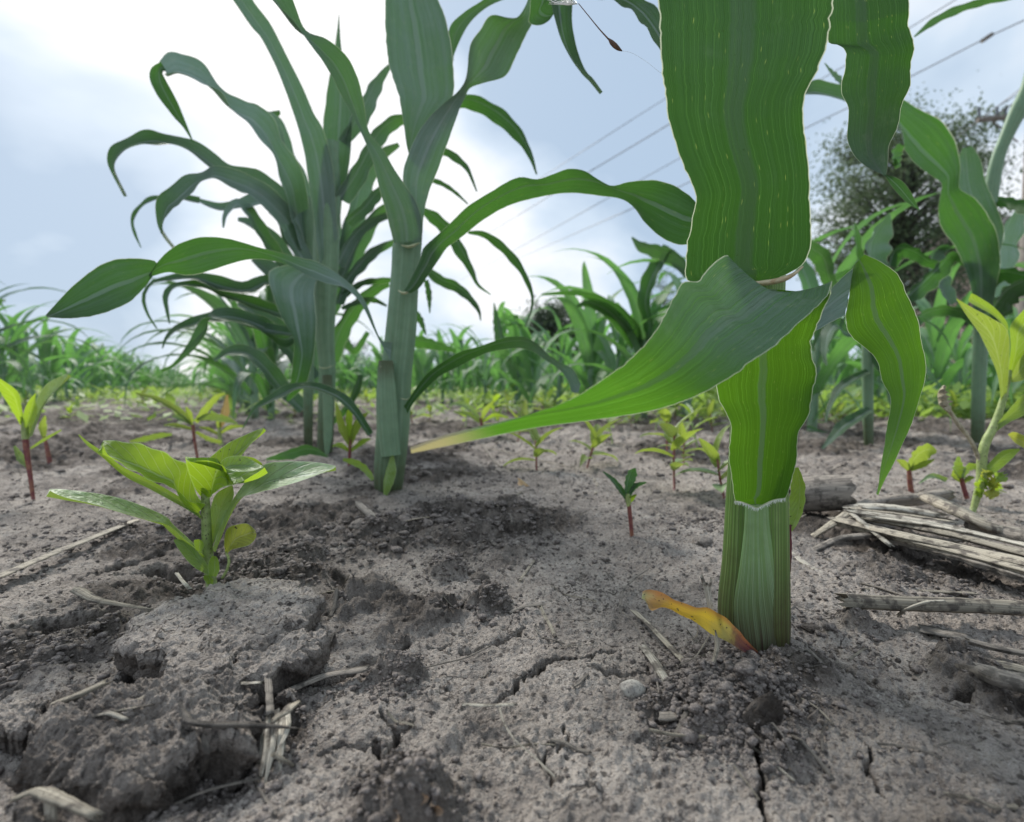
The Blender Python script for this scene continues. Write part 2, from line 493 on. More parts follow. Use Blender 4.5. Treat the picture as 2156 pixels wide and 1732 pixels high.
def simple(name, c1, c2, rough=.7, sc=60, trans=None, tf=.4, bump=.3, bd=.001, c3=None, rand=0.0):
    m, t, out = newmat(name)
    geo = nd(t, 'ShaderNodeNewGeometry')
    n = noise_n(t, geo.outputs['Position'], sc, 5, .6)
    c = mixc(t, mapr(t, n, .36, .64), c1, c2)
    if c3 is not None:
        n2 = noise_n(t, geo.outputs['Position'], sc * 4.3, 3, .6)
        c = mixc(t, mapr(t, n2, .58, .66), c, c3)
    if rand:
        obj = nd(t, 'ShaderNodeObjectInfo')
        hs = nd(t, 'ShaderNodeHueSaturation'); t.links.new(c, hs.inputs['Color'])
        t.links.new(mapr(t, obj.outputs['Random'], 0, 1, 1 - rand, 1 + rand, False), hs.inputs['Value']); c = hs.outputs['Color']
    pb = nd(t, 'ShaderNodeBsdfPrincipled'); t.links.new(c, pb.inputs['Base Color'])
    pb.inputs['Roughness'].default_value = rough
    bp = nd(t, 'ShaderNodeBump'); bp.inputs['Strength'].default_value = bump; bp.inputs['Distance'].default_value = bd
    t.links.new(n, bp.inputs['Height']); t.links.new(bp.outputs[0], pb.inputs['Normal'])
    if trans:
        tl = nd(t, 'ShaderNodeBsdfTranslucent'); tl.inputs['Color'].default_value = (*trans, 1)
        ms = nd(t, 'ShaderNodeMixShader'); ms.inputs[0].default_value = tf
        t.links.new(pb.outputs[0], ms.inputs[1]); t.links.new(tl.outputs[0], ms.inputs[2])
        t.links.new(ms.outputs[0], out.inputs['Surface'])
    else:
        t.links.new(pb.outputs[0], out.inputs['Surface'])
    return m
def weed_mat(name, green, wax_sky_col, trans, tf=.5):
    m, t, out = newmat(name)
    uv = uvo(t)
    sx = nd(t, 'ShaderNodeSeparateXYZ'); t.links.new(uv, sx.inputs[0])
    du = mth(t, 'ABSOLUTE', mth(t, 'SUBTRACT', sx.outputs['X'], .5))
    wv = nd(t, 'ShaderNodeAttribute'); wv.attribute_name = 'wax_sky_sheen'
    geo = nd(t, 'ShaderNodeNewGeometry')
    pn = noise_n(t, geo.outputs['Position'], 160, 4, .6)
    # pinnate side veins slanting forward from the midrib
    ph = mth(t, 'SUBTRACT', mth(t, 'MULTIPLY', sx.outputs['Y'], 9.0), mth(t, 'MULTIPLY', du, 5.0))
    fr = mth(t, 'ABSOLUTE', mth(t, 'SUBTRACT', mth(t, 'FRACT', ph), .5))
    vein = mth(t, 'MAXIMUM', mapr(t, fr, .03, .09, 1, 0), mapr(t, du, .02, .045, 1, 0))
    wx = mth(t, 'ADD', wv.outputs['Fac'], mth(t, 'MULTIPLY', mth(t, 'SUBTRACT', pn, .5), .35), True)
    c = mixc(t, wx, green, wax_sky_col)
    c = mixc(t, mth(t, 'MULTIPLY', vein, .6), c, tuple(x * .7 + .16 for x in wax_sky_col))
    c = mixc(t, mapr(t, pn, .4, .65, .35, 0), c, tuple(x * .5 for x in green))
    dirt = noise_n(t, geo.outputs['Position'], 620, 3, .6)
    dm = mapr(t, dirt, .66, .72)
    c = mixc(t, dm, c, (.06, .045, .035))
    tr = mixc(t, mth(t, 'MULTIPLY', vein, .5), trans, tuple(min(1, x * 1.2 + .1) for x in trans))
    tr = mixc(t, dm, tr, (.02, .02, .01))
    mg = mapr(t, du, .47, .49)
    c = mixc(t, mth(t, 'MULTIPLY', mg, .7), c, (.6, .7, .45))
    pb = nd(t, 'ShaderNodeBsdfPrincipled'); t.links.new(c, pb.inputs['Base Color']); pb.inputs['Roughness'].default_value = .5
    bp = nd(t, 'ShaderNodeBump'); bp.inputs['Strength'].default_value = 1; bp.inputs['Distance'].default_value = .0012
    t.links.new(mth(t, 'SUBTRACT', pn, mth(t, 'MULTIPLY', vein, .6)), bp.inputs['Height']); t.links.new(bp.outputs[0], pb.inputs['Normal'])
    tl = nd(t, 'ShaderNodeBsdfTranslucent'); t.links.new(tr, tl.inputs['Color'])
    ms = nd(t, 'ShaderNodeMixShader'); t.links.new(mapr(t, wx, 0, 1, tf, tf * .4, False), ms.inputs[0])
    t.links.new(pb.outputs[0], ms.inputs[1]); t.links.new(tl.outputs[0], ms.inputs[2]); t.links.new(ms.outputs[0], out.inputs['Surface'])
    return m
M['weed'] = weed_mat('weed_leaf', (0.18, 0.31, 0.03), (0.22, 0.33, 0.19), (0.42, 0.62, 0.03))
M['weed_yellow'] = weed_mat('weed_leaf_yellow', (0.20, 0.30, 0.05), (0.24, 0.36, 0.19), (0.34, 0.45, 0.05))
M['weed_stem'] = simple('weed_stem', (.24, .32, .1), (.34, .42, .16), .5, 300, bump=.3, c3=(.1, .08, .05))
M['weed_red'] = simple('weed_stem_red', (.15, .03, .04), (.24, .10, .06), .5, 300)
M['purple'] = simple('sheath_purple', (.13, .025, .05), (.2, .05, .07), .45, 200)
M['collar_tan'] = simple('leaf_collar_tan', (.40, .30, .17), (.52, .46, .30), .7, 500, bump=.8)
M['collar'] = simple('leaf_collar', (.36, .40, .22), (.48, .50, .32), .6, 400)
M['pebble'] = simple('pebble_stone', (.34, .32, .28), (.17, .155, .14), .8, 500, c3=(.07, .06, .055), bd=.0006)
M['bark'] = simple('tree_bark', (.045, .047, .04), (.08, .08, .07), .9, 4)
M['foliage'] = simple('tree_foliage', (.055, .10, .045), (.10, .155, .08), .6, 1.2, (.16, .22, .11), .35)
M['foliage_dark'] = simple('tree_foliage_dark', (.035, .06, .04), (.06, .09, .05), .6, 1.2, (.08, .14, .05), .25)
M['wire'] = simple('cable', (.22, .23, .25), (.28, .29, .31), .5, 5)
M['pole'] = simple('pole_wood', (.16, .14, .12), (.22, .2, .17), .9, 6)
M['wall'] = simple('house_wall', (.42, .33, .32), (.48, .38, .36), .9, 3)
M['roof'] = simple('house_roof', (.16, .14, .14), (.2, .18, .17), .9, 6)
M['yellow'] = simple('guy_marker_yellow', (.75, .45, .03), (.7, .5, .05), .5, 5)
M['glass'] = simple('window_glass', (.05, .06, .07), (.08, .09, .1), .1, 1)
M['white'] = simple('window_frame', (.7, .7, .68), (.75, .75, .72), .5, 3)
M['silk'] = simple('seed_hair', (.8, .8, .78), (.85, .85, .82), .4, 5)
M['seed'] = simple('seed_brown', (.10, .05, .03), (.17, .09, .05), .6, 800)
M['cover'] = simple('ground_cover', (.12, .22, .05), (.22, .33, .07), .6, 3, (.4, .6, .1), .4)

def straw_mat(name, pale, mid, dark, fib=14):
    m, t, out = newmat(name)
    uv = uvo(t)
    obj = nd(t, 'ShaderNodeObjectInfo')
    st = noise_n(t, scaled(t, uv, (fib, .7, 1)), 1.0, 3, .75)
    geo = nd(t, 'ShaderNodeNewGeometry')
    pn = noise_n(t, geo.outputs['Position'], 210, 4, .65)
    c = ramp(t, [(.33, dark), (.45, mid), (.6, pale)], st)
    c = mixc(t, mapr(t, pn, .48, .62, 0, .85), c, dark)
    hs = nd(t, 'ShaderNodeHueSaturation'); t.links.new(c, hs.inputs['Color'])
    t.links.new(mapr(t, obj.outputs['Random'], 0, 1, .7, 1.15, False), hs.inputs['Value'])
    pb = nd(t, 'ShaderNodeBsdfPrincipled'); t.links.new(hs.outputs['Color'], pb.inputs['Base Color']); pb.inputs['Roughness'].default_value = .75
    bp = nd(t, 'ShaderNodeBump'); bp.inputs['Strength'].default_value = .9; bp.inputs['Distance'].default_value = .0008
    t.links.new(mth(t, 'ADD', st, mth(t, 'MULTIPLY', pn, .5)), bp.inputs['Height']); t.links.new(bp.outputs[0], pb.inputs['Normal'])
    t.links.new(pb.outputs[0], out.inputs['Surface'])
    return m
M['straw'] = straw_mat('straw', (.50, .45, .35), (.30, .26, .20), (.07, .055, .045))
M['straw_dark'] = straw_mat('straw_weathered', (.34, .30, .25), (.22, .19, .16), (.07, .06, .05))
M['straw_pale'] = straw_mat('straw_pale', (.66, .62, .52), (.42, .38, .31), (.11, .09, .07), 9)

def soil_mat(name, pos_scale=1.0, attr=True):
    m, t, out = newmat(name)
    geo = nd(t, 'ShaderNodeNewGeometry')
    P = geo.outputs['Position']
    big = noise_n(t, P, 14, 5, .6)
    med = noise_n(t, P, 90, 6, .65)
    fin = noise_n(t, P, 700, 4, .7)
    grain = noise_n(t, P, 2600, 2, .6)
    vo = nd(t, 'ShaderNodeTexVoronoi'); vo.inputs['Scale'].default_value = 360
    t.links.new(P, vo.inputs['Vector'])
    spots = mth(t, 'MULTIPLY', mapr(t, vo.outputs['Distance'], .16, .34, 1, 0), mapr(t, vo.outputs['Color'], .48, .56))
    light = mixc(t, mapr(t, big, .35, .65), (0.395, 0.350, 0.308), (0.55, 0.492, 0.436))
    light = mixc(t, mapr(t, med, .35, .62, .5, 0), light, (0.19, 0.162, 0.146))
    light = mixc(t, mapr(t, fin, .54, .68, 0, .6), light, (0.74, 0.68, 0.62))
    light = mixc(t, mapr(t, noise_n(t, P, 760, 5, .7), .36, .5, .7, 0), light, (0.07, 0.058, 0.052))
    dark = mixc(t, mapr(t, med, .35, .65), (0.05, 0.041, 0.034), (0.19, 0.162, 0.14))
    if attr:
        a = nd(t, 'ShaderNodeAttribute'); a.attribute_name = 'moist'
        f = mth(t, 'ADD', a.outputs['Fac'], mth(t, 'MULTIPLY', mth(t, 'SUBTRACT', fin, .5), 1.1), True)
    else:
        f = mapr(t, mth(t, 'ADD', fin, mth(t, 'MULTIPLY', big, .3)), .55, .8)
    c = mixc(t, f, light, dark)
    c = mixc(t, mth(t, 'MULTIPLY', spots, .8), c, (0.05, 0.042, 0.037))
    c = mixc(t, mapr(t, grain, .3, .5, .22, 0), c, (0.08, 0.067, 0.06))
    # hairline drying cracks in the crust, moist inside, with crevice shade painted in
    dn_ = nd(t, 'ShaderNodeTexNoise'); dn_.inputs['Scale'].default_value = 120; dn_.inputs['Detail'].default_value = 5
    t.links.new(P, dn_.inputs['Vector'])
    dv = nd(t, 'ShaderNodeVectorMath', operation='MULTIPLY_ADD'); dv.inputs[1].default_value = (.016, .016, .016)
    t.links.new(dn_.outputs['Color'], dv.inputs[0]); t.links.new(P, dv.inputs[2])
    ce = nd(t, 'ShaderNodeTexVoronoi', feature='DISTANCE_TO_EDGE'); ce.inputs['Scale'].default_value = 34
    t.links.new(dv.outputs[0], ce.inputs['Vector'])
    hair = mth(t, 'MULTIPLY', mapr(t, ce.outputs['Distance'], .003, .014, 1, 0), mapr(t, noise_n(t, P, 30, 3), .46, .6))
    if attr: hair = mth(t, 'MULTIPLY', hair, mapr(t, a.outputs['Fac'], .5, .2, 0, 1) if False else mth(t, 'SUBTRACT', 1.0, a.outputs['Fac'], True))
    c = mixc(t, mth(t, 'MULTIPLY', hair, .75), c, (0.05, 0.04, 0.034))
    pb = nd(t, 'ShaderNodeBsdfPrincipled'); t.links.new(c, pb.inputs['Base Color'])
    pb.inputs['Roughness'].default_value = .92; pb.inputs['Specular IOR Level'].default_value = .25
    h = mth(t, 'ADD', mth(t, 'MULTIPLY', fin, 1.0), mth(t, 'ADD', mth(t, 'MULTIPLY', grain, .35), mth(t, 'MULTIPLY', med, 1.6)))
    h = mth(t, 'SUBTRACT', mth(t, 'ADD', h, mth(t, 'MULTIPLY', spots, .35)), mth(t, 'MULTIPLY', hair, .8))
    bp = nd(t, 'ShaderNodeBump'); bp.inputs['Strength'].default_value = 1.0; bp.inputs['Distance'].default_value = .0022
    t.links.new(h, bp.inputs['Height']); t.links.new(bp.outputs[0], pb.inputs['Normal'])
    t.links.new(pb.outputs[0], out.inputs['Surface'])
    return m
M['soil'] = soil_mat('soil')
M['clod'] = M['soil']
M['crumb'] = simple('soil_crumb', (.075, .063, .056), (.22, .19, .172), .95, 700, bump=1, bd=.0008, c3=(.34, .30, .27))
# ------------------------------------------------------------------ ground
CRACKS = [  # polyline, half width m, depth m
    ([(686, 1429), (722, 1420), (751, 1396), (802, 1382), (822, 1368), (849, 1362), (859, 1348)], .0011, .006),
    ([(585, 1442), (642, 1440), (686, 1429)], .0010, .005),
    ([(900, 1355), (930, 1350), (956, 1342)], .0006, .004), ([(908, 1355), (930, 1362), (952, 1365)], .0004, .003),
    ([(969, 1362), (986, 1368), (1022, 1355), (1056, 1348), (1093, 1335), (1103, 1318)], .0007, .005),
    ([(1040, 1468), (1056, 1455), (1093, 1429), (1126, 1419), (1143, 1402), (1170, 1392), (1203, 1395), (1237, 1392), (1253, 1378), (1304, 1370)], .0007, .005),
    ([(1240, 1419), (1280, 1424), (1317, 1425), (1364, 1402)], .0005, .003),
    ([(802, 1499), (830, 1522), (838, 1542), (822, 1570), (808, 1589), (793, 1552), (760, 1562), (721, 1562)], .0006, .005),
    ([(832, 1522), (875, 1507)], .0004, .003), ([(808, 1589), (850, 1612), (880, 1640)], .0004, .003),
    ([(1190, 1516), (1187, 1556), (1173, 1576)], .0003, .002), ([(1151, 1569), (1145, 1593), (1163, 1610), (1160, 1630)], .0003, .003),
    ([(1575, 1540), (1582, 1559), (1595, 1586), (1605, 1623), (1608, 1656), (1603, 1700), (1607, 1760)], .00042, .006),
    ([(1819, 1566), (1826, 1599), (1843, 1633), (1879, 1683)], .0003, .003),
    ([(669, 1586), (700, 1578), (730, 1560)], .0004, .003), ([(-60, 1556), (0, 1553), (43, 1553), (80, 1533), (100, 1500)], .0016, .009),
    ([(-40, 1480), (0, 1476), (40, 1462)], .0010, .005), ([(1670, 1372), (1740, 1380), (1819, 1405), (1863, 1429), (1910, 1433)], .0013, .004),
    ([(1990, 1447), (2047, 1453)], .0010, .003), ([(250, 1205), (320, 1190), (380, 1200)], .003, .006),
    ([(40, 1312), (100, 1306), (170, 1298), (230, 1280)], .004, .006), ([(170, 1210), (250, 1180), (340, 1160)], .002, .004),
    ([(960, 1140), (1030, 1150), (1110, 1142), (1190, 1138)], .0012, .004), ([(890, 1270), (960, 1268), (1020, 1275)], .002, .003),
    ([(660, 1190), (720, 1220), (760, 1250)], .002, .003),
]
CRW = []
for pl, hw, dp in CRACKS:
    q = [np.array(gp(*p)[:2]) for p in pl]
    for lev in range(4):                      # cracks zigzag at every scale
        r_ = [q[0]]
        for a, b in zip(q[:-1], q[1:]):
            d_ = b - a
            r_ += [(a + b) / 2 + np.array([-d_[1], d_[0]]) * random.uniform(-.22, .22), b]
        q = r_
    CRW.append((np.array(q), hw * .8, dp * 1.5))
MOUNDS = [(939, 1205, .0085, .0048), (1033, 1275, .0075, .0050), (835, 1425, .0075, .0045), (832, 1335, .0060, .003), (932, 1542, .005, .0020),
          (1313, 1586, .0050, .0022), (800, 1120, .014, .005), (1070, 1100, .02, .006), (600, 1180, .016, .004), (740, 1260, .01, .003),
          (855, 1700, .010, .0055), (1560, 1430, .014, .0022), (1800, 1310, .006, .003), (980, 1120, .015, .004), (500, 1130, .03, -.004),
          (1750, 1330, .006, .002), (420, 1195, .012, -.004), (120, 1330, .010, -.005), (290, 1420, .0055, -.009), (495, 1428, .004, -.008), (420, 1440, .005, -.004), (240, 1330, .008, -.004), (690, 1360, .004, -.004),
          (480, 1640, .007, -.005), (1380, 1160, .01, .0015), (2080, 1430, .012, .003), (900, 1470, .01, .001), (90, 1420, .014, .002), (690, 1660, .02, .001)]
MDW = [(gp(a, b)[:2], r, h) for a, b, r, h in MOUNDS]
ROUGH = [(560, 1180, .045), (1000, 1110, .05), (800, 1120, .04), (1545, 1450, .016), (1450, 1500, .012), (1600, 1560, .010), (480, 1120, .06), (120, 1370, .026),
         (740, 1260, .02), (850, 1700, .012), (1900, 1200, .03), (1990, 1180, .03), (1680, 1400, .008), (300, 1230, .02), (620, 1520, .006), (900, 1290, .012)]
RGW = [(gp(a, b)[:2], r) for a, b, r in ROUGH]
def crack_d(x, y):
    """carve depth from the drying cracks (jagged polylines)"""
    dep = np.zeros_like(x)
    jx = x + .00025 * vn(x * 900, y * 900, 71)
    jy = y + .00025 * vn(x * 900, y * 900, 72)
    for pl, hw, dp in CRW:
        lo, hi = pl.min(0) - .012, pl.max(0) + .012
        m = (x > lo[0]) & (x < hi[0]) & (y > lo[1]) & (y < hi[1])
        if not m.any(): continue
        px, py = jx[m], jy[m]
        best = np.full(px.shape, 9.0); tt = np.zeros(px.shape)
        for k in range(len(pl) - 1):
            a, b = pl[k], pl[k + 1]
            d = b - a; L2 = (d ** 2).sum() + 1e-12
            t = np.clip(((px - a[0]) * d[0] + (py - a[1]) * d[1]) / L2, 0, 1)
            q = np.hypot(px - a[0] - t * d[0], py - a[1] - t * d[1])
            mm = q < best
            best = np.where(mm, q, best); tt = np.where(mm, (k + t) / (len(pl) - 1), tt)
        w = hw * (0.45 + .75 * np.sin(np.pi * np.clip(tt, .04, .96))) * (1 + .4 * vn(px * 160, py * 160, 5))
        dep[m] = np.maximum(dep[m], dp * sst(1.9, .45, best / w) )
    return dep
def ground_hm(x, y):
    x = np.asarray(x, dtype=float); y = np.asarray(y, dtype=float)
    r = np.hypot(x, y)
    near = sst(2.6, 1.2, r)
    h = .0026 * fbm(x * 9, y * 9, 1, 3) + .0011 * fbm(x * 38, y * 38, 2, 3)
    far = sst(.25, .9, r)
    h += far * (.007 * fbm(x * 6, y * 6, 3, 4) + .004 * fbm(x * 55, y * 55, 49, 4, .6) + .0045 * (np.abs(fbm(x * 17, y * 17, 4, 4)) - .3)) * sst(30, 2, r)
    # crumbly ground: patches of noise plus measured ones
    mk_ = sst(.10, .55, fbm(x * 11 + 3, y * 11, 6, 4) + .55 * far - .18 - .45 * sst(.34, .2, r))
    for c, rr in RGW:
        d = np.hypot(x - c[0], y - c[1]) / rr + .35 * vn(x * 60, y * 60, 9)
        mk_ = np.maximum(mk_, sst(1.15, .6, d))
    for c, rr, hh in MDW:
        d = np.hypot(x - c[0], y - c[1]) / rr
        dj = d + .3 * vn(x / rr * .9, y / rr * .9, 10) + .12 * vn(x / rr * 3, y / rr * 3, 11)
        h += hh * sst(1.15, .15, dj)
        if hh > .0025: mk_ = np.maximum(mk_, .9 * sst(1.2, .7, dj))
        elif hh < 0: mk_ = np.maximum(mk_, sst(1.1, .6, dj))
    wx_ = x + .0016 * vn(x * 330, y * 330, 81) + .0007 * vn(x * 900, y * 900, 83); wy_ = y + .0016 * vn(x * 330, y * 330, 82) + .0007 * vn(x * 900, y * 900, 84)
    w1, i1 = worley(wx_ * 250, wy_ * 250, 20)
    w2, i2 = worley(wx_ * 95, wy_ * 95, 21)
    w3, i3 = worley(x * 520, y * 520, 23)
    h += mk_ * near * (.0010 * np.sqrt(np.clip(1 - w1 * w1 * 1.3, 0, 1)) * (.3 + i1) + .0026 * np.sqrt(np.clip(1 - w2 * w2 * 1.2, 0, 1)) * np.where(i2 > .4, i2, 0.1) + .0024 * fbm(x * 120, y * 120, 24, 5, .6))
    h += mk_ * near * .0006 * np.sqrt(np.clip(1 - w3 * w3 * 1.3, 0, 1)) * i3
    # crust: fine pocking by rain
    w4, i4 = worley(x * 330, y * 330, 31)
    sm = 1 - mk_
    h += near * sm * (.00075 * fbm(x * 190, y * 190, 32, 5, .62) + .0005 * np.where(i4 > .55, sst(.42, .1, w4), 0) - .00045 * np.where(i4 < .25, sst(.4, .1, w4), 0))
    h += near * (.00030 * vn(x * 1000, y * 1000, 40) + .00035 * np.abs(vn(x * 430, y * 430, 41)))
    ck = crack_d(x, y)
    h = h - ck
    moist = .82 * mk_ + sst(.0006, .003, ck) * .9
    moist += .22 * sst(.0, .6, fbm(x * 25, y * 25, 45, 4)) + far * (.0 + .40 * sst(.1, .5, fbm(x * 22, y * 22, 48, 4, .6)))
    moist = np.clip(moist + .18 * fbm(x * 70, y * 70, 46, 3), 0, 1)
    # rests below the fixed standing level near the stalks
    return h, moist
def H(x, y):
    h, _ = ground_hm(np.array([float(x)]), np.array([float(y)]))
    return float(h[0])

def build_ground():
    af = np.radians(np.linspace(-60, 60, 1080))
    ab = np.radians(np.linspace(60, 300, 74)[1:-1])
    ang = np.concatenate([af, ab])
    rad = np.concatenate([[.004, .015, .03, .045, .06], np.exp(np.linspace(math.log(.072), math.log(2.6), 960)), np.exp(np.linspace(math.log(2.7), math.log(1500), 60))])
    A, Rr = np.meshgrid(ang, rad)
    x = (Rr * np.sin(A)).ravel(); y = (Rr * np.cos(A)).ravel()
    h, mo = ground_hm(x, y)
    V = np.stack([x, y, h], 1)
    n, m = len(rad), len(ang)
    i = np.arange(n - 1)[:, None] * m; j = np.arange(m)[None, :]
    j2 = (j + 1) % m
    F = np.stack([i + j, i + m + j, i + m + j2, i + j2], -1).reshape(-1, 4)[:, ::-1]
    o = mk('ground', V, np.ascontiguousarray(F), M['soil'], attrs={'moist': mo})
    tag(o, kind='structure')
build_ground()

def clod(name, poly, z_top, thick, dome, label, grp=None, nr=70, na=260, seed=0, moist_top=0.0, rough=1.0):
    W = np.array([gp(px, py, z_top) for px, py in poly])
    c = W.mean(0)
    loop = cr(np.vstack([W[:, :2], W[:1, :2]]), na + 1)[:-1]
    V, mo, U = [], [], []
    ts = list(np.linspace(0, 1, nr) ** .85) + [1.0] * 16
    for k, t in enumerate(ts):
        xy = c[:2] + (loop - c[:2]) * t
        side = max(0, k - nr + 1) / 16.0
        xy = c[:2] + (xy - c[:2]) * (1 - .16 * side ** 1.2)
        x, y = xy[:, 0], xy[:, 1]
        ed = .0017 * fbm(x * 260, y * 260, 60 + seed, 5, .6) + .0016 * fbm(x * 70, y * 70, 61 + seed, 3)
        rdir = nrm(xy - c[:2] + 1e-9)
        x = x + rdir[:, 0] * ed * t; y = y + rdir[:, 1] * ed * t
        rnd = (1 - sst(.93, 1.0, np.full_like(x, t)))
        z = z_top + dome * (1 - t ** 2.2) - .0014 * (1 - rnd) - side * thick
        w4, i4 = worley(x * 330, y * 330, 31)
        w1, i1 = worley(x * 230, y * 230, 20)
        z += rough * (.0009 * fbm(x * 190, y * 190, 32, 5, .65) + .0003 * vn(x * 1000, y * 1000, 40) + .0005 * np.where(i4 > .5, sst(.42, .1, w4), 0) - .0004 * np.where(i4 < .2, sst(.4, .1, w4), 0) + .0009 * fbm(x * 45, y * 45, 33 + seed, 3))
        if moist_top > .4:
            z += .0011 * np.sqrt(np.clip(1 - w1 * w1 * 1.3, 0, 1)) * (.3 + i1) + .0012 * fbm(x * 120, y * 120, 24, 4)
        if side > 0:
            q = .0010 * fbm(x * 300 + z * 500, y * 300 + z * 300, 66 + seed, 3)
            x = x + rdir[:, 0] * q; y = y + rdir[:, 1] * q
        V.append(np.stack([x, y, z], 1))
        m_ = moist_top + .25 * fbm(x * 60, y * 60, 46, 3) + (.9 if side > 0 else .55 * sst(.88, 1, np.full_like(x, t)))
        mo.append(np.clip(m_, 0, 1))
    V = np.vstack(V); mo = np.concatenate(mo)
    n, m = len(ts), na
    i = np.arange(n - 1)[:, None] * m; j = np.arange(m)[None, :]
    F = np.stack([i + j, i + m + j, i + m + (j + 1) % m, i + (j + 1) % m], -1).reshape(-1, 4)
    sgn = np.sum(loop[:, 0] * np.roll(loop[:, 1], -1) - loop[:, 1] * np.roll(loop[:, 0], -1))
    if sgn < 0: F = F[:, ::-1]
    o = mk(name, V, np.ascontiguousarray(F), M['clod'], attrs={'moist': mo}, loc=(float(c[0]), float(c[1]), 0.0))
    return tag(o, label, 'soil clod', grp)
clod('soil_slab', [(241, 1352), (278, 1298), (308, 1281), (355, 1257), (401, 1247), (468, 1222), (542, 1214), (609, 1218), (646, 1238), (669, 1261), (646, 1301), (612, 1322), (575, 1338), (535, 1362), (502, 1375), (475, 1413), (435, 1422), (395, 1427), (351, 1420), (331, 1400), (278, 1375)],
     .0082, .0135, .0014, 'large flat grey soil slab broken loose in front of the green weed seedling', seed=1, moist_top=-.3)
clod('soil_slab', [(495, 1409), (504, 1387), (549, 1367), (589, 1345), (636, 1325), (682, 1334), (689, 1368), (652, 1395), (602, 1412), (552, 1422), (519, 1422)],
     .0070, .0125, .0016, 'smaller rounded soil slab just right of the large flat slab', seed=2, nr=50, na=200, moist_top=-.15)
clod('soil_clod', [(53, 1546), (97, 1499), (140, 1460), (214, 1443), (268, 1450), (335, 1436), (435, 1436), (535, 1450), (552, 1489), (548, 1549), (535, 1596), (452, 1586), (410, 1612), (368, 1630), (335, 1656), (284, 1683), (217, 1700), (150, 1656), (67, 1623), (40, 1583)],
     .0045, .010, .0045, 'big dark crumbly soil clod with overhanging front edge at lower left', seed=3, moist_top=.42, nr=110, na=420, rough=1.3)
clod('soil_clod', [(-90, 1500), (0, 1482), (60, 1468), (106, 1474), (93, 1500), (72, 1530), (38, 1547), (-20, 1552), (-90, 1540)],
     .0050, .009, .0015, 'soil clod cut off by the left edge of the photo behind a wide crack', seed=4, nr=50, na=180, moist_top=.15)
clod('soil_clod', [(580, 1457), (604, 1450), (630, 1457), (632, 1474), (612, 1483), (588, 1482)],
     .0035, .005, .0010, 'thumbnail sized soil lump above the frayed straw piece', seed=5, nr=30, na=90)
clod('soil_clod', [(40, 1690), (110, 1672), (190, 1690), (215, 1730), (160, 1775), (60, 1775), (20, 1735)],
     .0020, .006, .0010, 'dark soil lump under the broken stalk at the bottom left corner', seed=6, nr=40, na=130, moist_top=.6)

# loose lumps standing up from the soil
def lump(name, px, py, d, sx, sy, sz, label, cat, mat, seed=0, rot=0.0, amp=.28, sub=4, grp=None, pointy=0.0, moist=.5, lean=0.0):
    import bmesh
    bm = bmesh.new(); bmesh.ops.create_icosphere(bm, subdivisions=sub, radius=1.0)
    V = np.array([v.co[:] for v in bm.verts]); F = [tuple(v.index for v in f.verts) for f in bm.faces]; bm.free()
    for k in range(len(V)):
        p = Vector(V[k]) * 1.3 + Vector((seed * 3.1, seed, 0))
        f = 1 + amp * mnoise.noise(p) + amp * .5 * mnoise.noise(p * 2.7) + amp * .28 * mnoise.noise(p * 7)
        V[k] *= f
    if pointy:
        s = 1 - pointy * np.clip(V[:, 2:3], 0, 1) ** 1.5
        V[:, :2] *= s
    V = V * np.array([sx, sy, sz])
    V[:, 0] += lean * (V[:, 2] + sz)
    c, s = math.cos(rot), math.sin(rot)
    V = np.stack([V[:, 0] * c - V[:, 2] * s, V[:, 1], V[:, 0] * s + V[:, 2] * c], 1)
    p = at(px, py, d)
    V = V + p
    o = mk(name, V, F, mat, attrs={'moist': np.full(len(V), moist)}, loc=(float(p[0]), float(p[1]), float(V[:, 2].min())))
    return tag(o, label, cat, grp)
lump('soil_lump', 1603, 1506, .1060, .0037, .0018, .0052, 'upright dark flake of soil standing on the crumbs below the front corn stalk', 'soil lump', M['clod'], 3, rot=-.35, pointy=.45, moist=1.0, lean=.1)
lump('soil_lump', 1702, 1528, .111, .0012, .0008, .0040, 'thin upright sliver of soil right of the dark soil flake', 'soil lump', M['clod'], 5, rot=-.5, pointy=.4, moist=.5)
lump('pebble', 1331, 1454, .1225, .0033, .0028, .0023, 'pale speckled pebble on the soil left of the front corn stalk', 'pebble', M['pebble'], 9, amp=.12)
lump('soil_lump', 1717, 1327, .158, .0042, .003, .0013, 'flat dark soil lump in a pit right of the front corn stalk', 'soil lump', M['clod'], 11, moist=.9, rot=-.2)
lump('soil_lump', 1683, 1384, .141, .0026, .002, .0019, 'round soil lump touching the foot of the front corn stalk', 'soil lump', M['clod'], 12, moist=.35)
lump('soil_lump', 1705, 1393, .139, .0018, .002, .0018, 'small dark soil lump second from the foot of the front corn stalk', 'soil lump', M['clod'], 14, moist=.9)
lump('soil_lump', 1010, 1218, .20, .004, .003, .002, 'dark stone-like lump in the hollow between the mounds', 'soil lump', M['clod'], 15, moist=.7)
for k, (px, py, sz) in enumerate([(890, 1012, .008), (760, 1115, .006), (1480, 1150, .005), (640, 1075, .009), (1040, 1065, .006)]):
    g = gp(px, py)
    lump('soil_lump', px, py - 6, g[1], sz, sz, sz * .6, ['grey soil lump right of the foot of the second corn plant', 'rough soil lump beside the short dark stick', 'low soil lump left of the front stalk in mid distance', 'rounded soil lump behind the large weed seedling', 'crumbly soil lump near the pale husk scrap'][k], 'soil lump', M['clod'], 20 + k, moist=.45)

